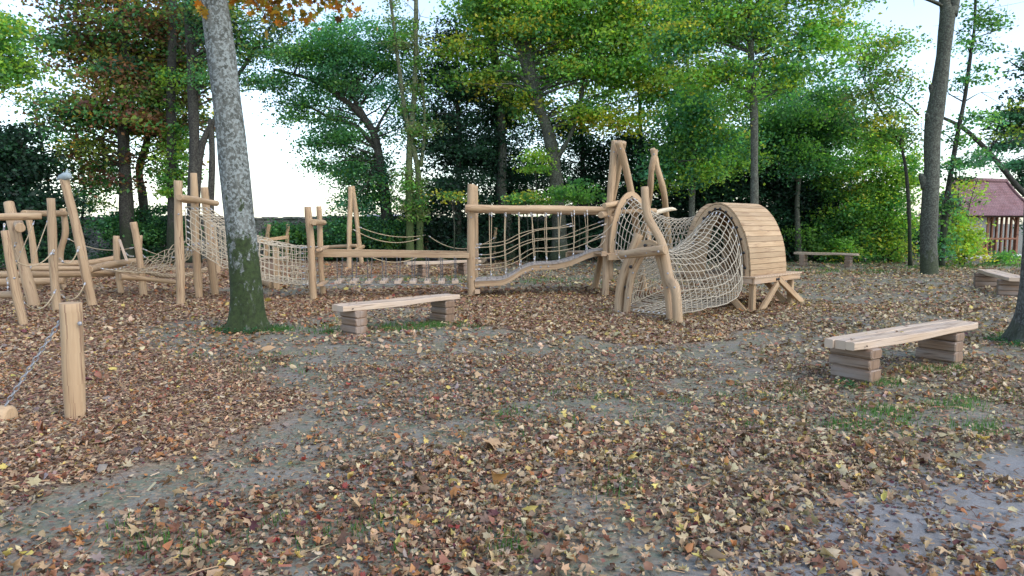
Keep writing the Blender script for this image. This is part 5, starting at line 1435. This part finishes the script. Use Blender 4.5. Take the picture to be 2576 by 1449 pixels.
# big right trunk
Y2 = gy(2337, 688)
tree('lime_tree', 'thick knobbly trunk standing clear on the right in front of the tiled hut', Y2,
     [([(2336, 700), (2337, 680), (2336, 600), (2340, 500), (2344, 420), (2346, 340), (2358, 250), (2372, 150), (2382, 60), (2386, 20)], .275, .225, 1.2),
      ([(2384, 40), (2374, -10), (2366, -80), (2350, -200)], .19, .12, 1.0), ([(2392, 40), (2404, -10), (2412, -80), (2430, -200)], .19, .12, 1.0),
      ([(2330, 470), (2319, 445), (2313, 440)], .16, .05, 1.0), ([(2345, 320), (2334, 292), (2329, 290)], .15, .05, 1.0), ([(2350, 240), (2341, 218), (2338, 216)], .10, .04, 1.0)],
     [(2390, -150, 200, 60, .5), (2230, -60, 80, 30, .5), (2160, 0, 50, 18, .5)], .13, 1.3, dict(fresh=.4, mid=.4, yel=.2), 'bark', n_per=2, cl_r=.4, start=.98, seed=50)
tree('ivy_tree', 'thin ivy wrapped stem leaning right just behind the big right hand trunk', 25.5,
     [([(2368, 668), (2372, 600), (2382, 500), (2398, 400), (2412, 320), (2428, 240), (2440, 150), (2452, 60), (2455, -80)], .12, .04, 1.2)],
     [(2370, 610, 14, 50, 1.4), (2376, 520, 14, 50, 1.3), (2392, 430, 20, 40, .9), (2465, 40, 50, 40, .45), (2425, 90, 40, 30, .35), (2480, 110, 30, 24, .4), (2420, 210, 30, 20, .5), (2470, 190, 40, 26, .45), (2440, 300, 45, 30, .45), (2500, 60, 40, 30, .3), (2400, 350, 30, 34, .5), (2450, 400, 50, 34, .4)],
     .12, 1.5, dict(mid=.4, blue=.3, fresh=.2, ivy=.1), 'darkbark', n_per=3, cl_r=.28, rmax=.03, seed=51)
tree('cedar_tree', 'dark tree at the upper right edge with one long limb reaching down from the left', 29.0,
     [([(2640, 690), (2630, 500), (2625, 300), (2620, 100)], .35, .12, 1.2), ([(2372, 296), (2420, 320), (2470, 365), (2520, 420), (2560, 470), (2610, 520)], .06, .12, 1.0)],
     [(2570, 260, 55, 45, .8), (2540, 350, 60, 45, .9, 10), (2580, 420, 60, 70, 1, 12), (2510, 320, 30, 20, .6), (2480, 400, 40, 26, .6, 11), (2600, 540, 40, 90, 1.1, 12), (2590, 150, 40, 40, .4), (2640, 340, 50, 120)], .15, 2.1, dict(deep=.45, yew=.35, blue=.2), 'darkbark', n_per=3, cl_r=.4, flat=.3, seed=52,
     extra=[([(2520, 325, 26, 16), (2560, 270, 30, 20, .6)], dict(lime=.6, yel=.4), .13, 1.4)])
tree('hazel_shrub', 'yellow green shrub growing in front of the left half of the hut', 27.5,
     [([(2425, 665), (2428, 600), (2438, 520), (2460, 450)], .03, .012, 1.0), ([(2415, 665), (2405, 590), (2412, 480), (2415, 400)], .03, .012, 1.0)],
     [(2425, 590, 42, 36, 1.0), (2410, 540, 30, 24, .6), (2440, 630, 46, 26, 1.0), (2400, 630, 30, 26, 1.0), (2425, 465, 42, 20, .5), (2460, 490, 24, 16, .4), (2395, 500, 20, 30, .6), (2455, 555, 30, 14, .5), (2410, 420, 20, 20, .4)], .12, 1.5, dict(lime=.5, yel=.25, fresh=.25), 'darkbark', cat='shrub', n_per=3, cl_r=.25, start=.1, rmax=.02, seed=53, trunkname='stem')
for (x0, y0, lab) in ((2510, 645, 'small leafy seedling in front of the hut rail'), (2545, 640, 'taller leafy seedling at the right corner of the hut')):
    tree('seedling', lab, 29.0, [([(x0, 662), (x0 + 1, y0 - 20)], .012, .006, 1.0)], [(x0, y0, 20, 18, 1.0), (x0 - 10, y0 + 10, 18, 10, .8)], .12, 1.2, dict(fresh=.7, mid=.3), 'darkbark', cat='plant', n_per=2, cl_r=.18, start=.1, rmax=.01, seed=x0, trunkname='stem')
# right edge trunk, close
Y3 = gy(2540, 860)
root = thing('lime_tree', 'dark trunk with flaring roots cut off by the right edge of the picture', 'tree', (P(2640, 860, Y3).x, Y3, 0))
mb = MB(); w = [P(x, y, Y3) for x, y in ((2630, 900), (2630, 850), (2634, 780), (2640, 640), (2650, 400), (2662, 100), (2670, -200))]; c = crv(w, 60); sides = 40
for i, p in enumerate(c):
    h = max(0, p.z); r = .31 * (1 + .55 * math.exp(-h / .35)); lob = .16 * math.exp(-h / .35) + .02
    for k in range(sides):
        a = 6.2832 * k / sides; q = r * (1 + lob * (math.sin(5 * a + 3.2) * .7 + math.sin(3 * a) * .4) + .014 * math.sin(17 * a + 5 * p.z)); mb.v.append(p + Vector((math.cos(a) * q, math.sin(a) * q, 0)))
for i in range(len(c) - 1):
    for k in range(sides):
        k2 = (k + 1) % sides; mb.face((i * sides + k, i * sides + k2, (i + 1) * sides + k2, (i + 1) * sides + k), None, True)
build('trunk', mb, 'rootbark', root)
v, f, cc_ = crown_np([(2700, -250, 250, 100, .5), (2600, -330, 300, 80, .5)], Y3, .12, 1.4, dict(fresh=.5, mid=.5), .8, .35); np_build('crown', v, f, cc_, 'leaf', root)
# distant wood closing the horizon behind everything on the right
v, f, cc_ = merge([crown_np([(x, 610 + random.uniform(-6, 6), 90, 45, 1.0, random.uniform(-1, 3)) for x in range(1080, 2330, 70)], 38, .26, 1.5, dict(yew=.6, deep=.4), .8, .6)])
o = np_build('far_wood', v, f, cc_, 'leaf'); tag(o, 'dark undergrowth of the far wood closing the view behind the trees', 'wood', None, 'stuff')
# small plants at trunk feet
pp = []
for (px, py, n) in ((585, 832, 10), (640, 836, 14), (690, 826, 14), (560, 838, 8), (2505, 858, 14), (2550, 872, 14), (2130, 972, 10)):
    for _ in range(n):
        q = G(px + random.gauss(0, 16), py + random.gauss(0, 3)); pp.append((q.x, q.y, random.uniform(.0, .06)))
pp = np.repeat(np.array(pp), 7, 0) + rng.normal(0, .025, (len(pp) * 7, 3)) * np.array([1, 1, .6]); pp[:, 2] = np.abs(pp[:, 2])
v, f, cc_ = leaves(pp, rng.uniform(.02, .045, len(pp)), np.array([(.03, .10, .04)]) * rng.uniform(.6, 1.6, (len(pp), 1)), OVAL, .4, .7)
o = np_build('ground_ivy', v, f, cc_, 'leaf'); tag(o, 'small green ground ivy around the feet of the nearest trunks', 'ground cover', None, 'stuff')
print('TREE LEAVES', NL[0])
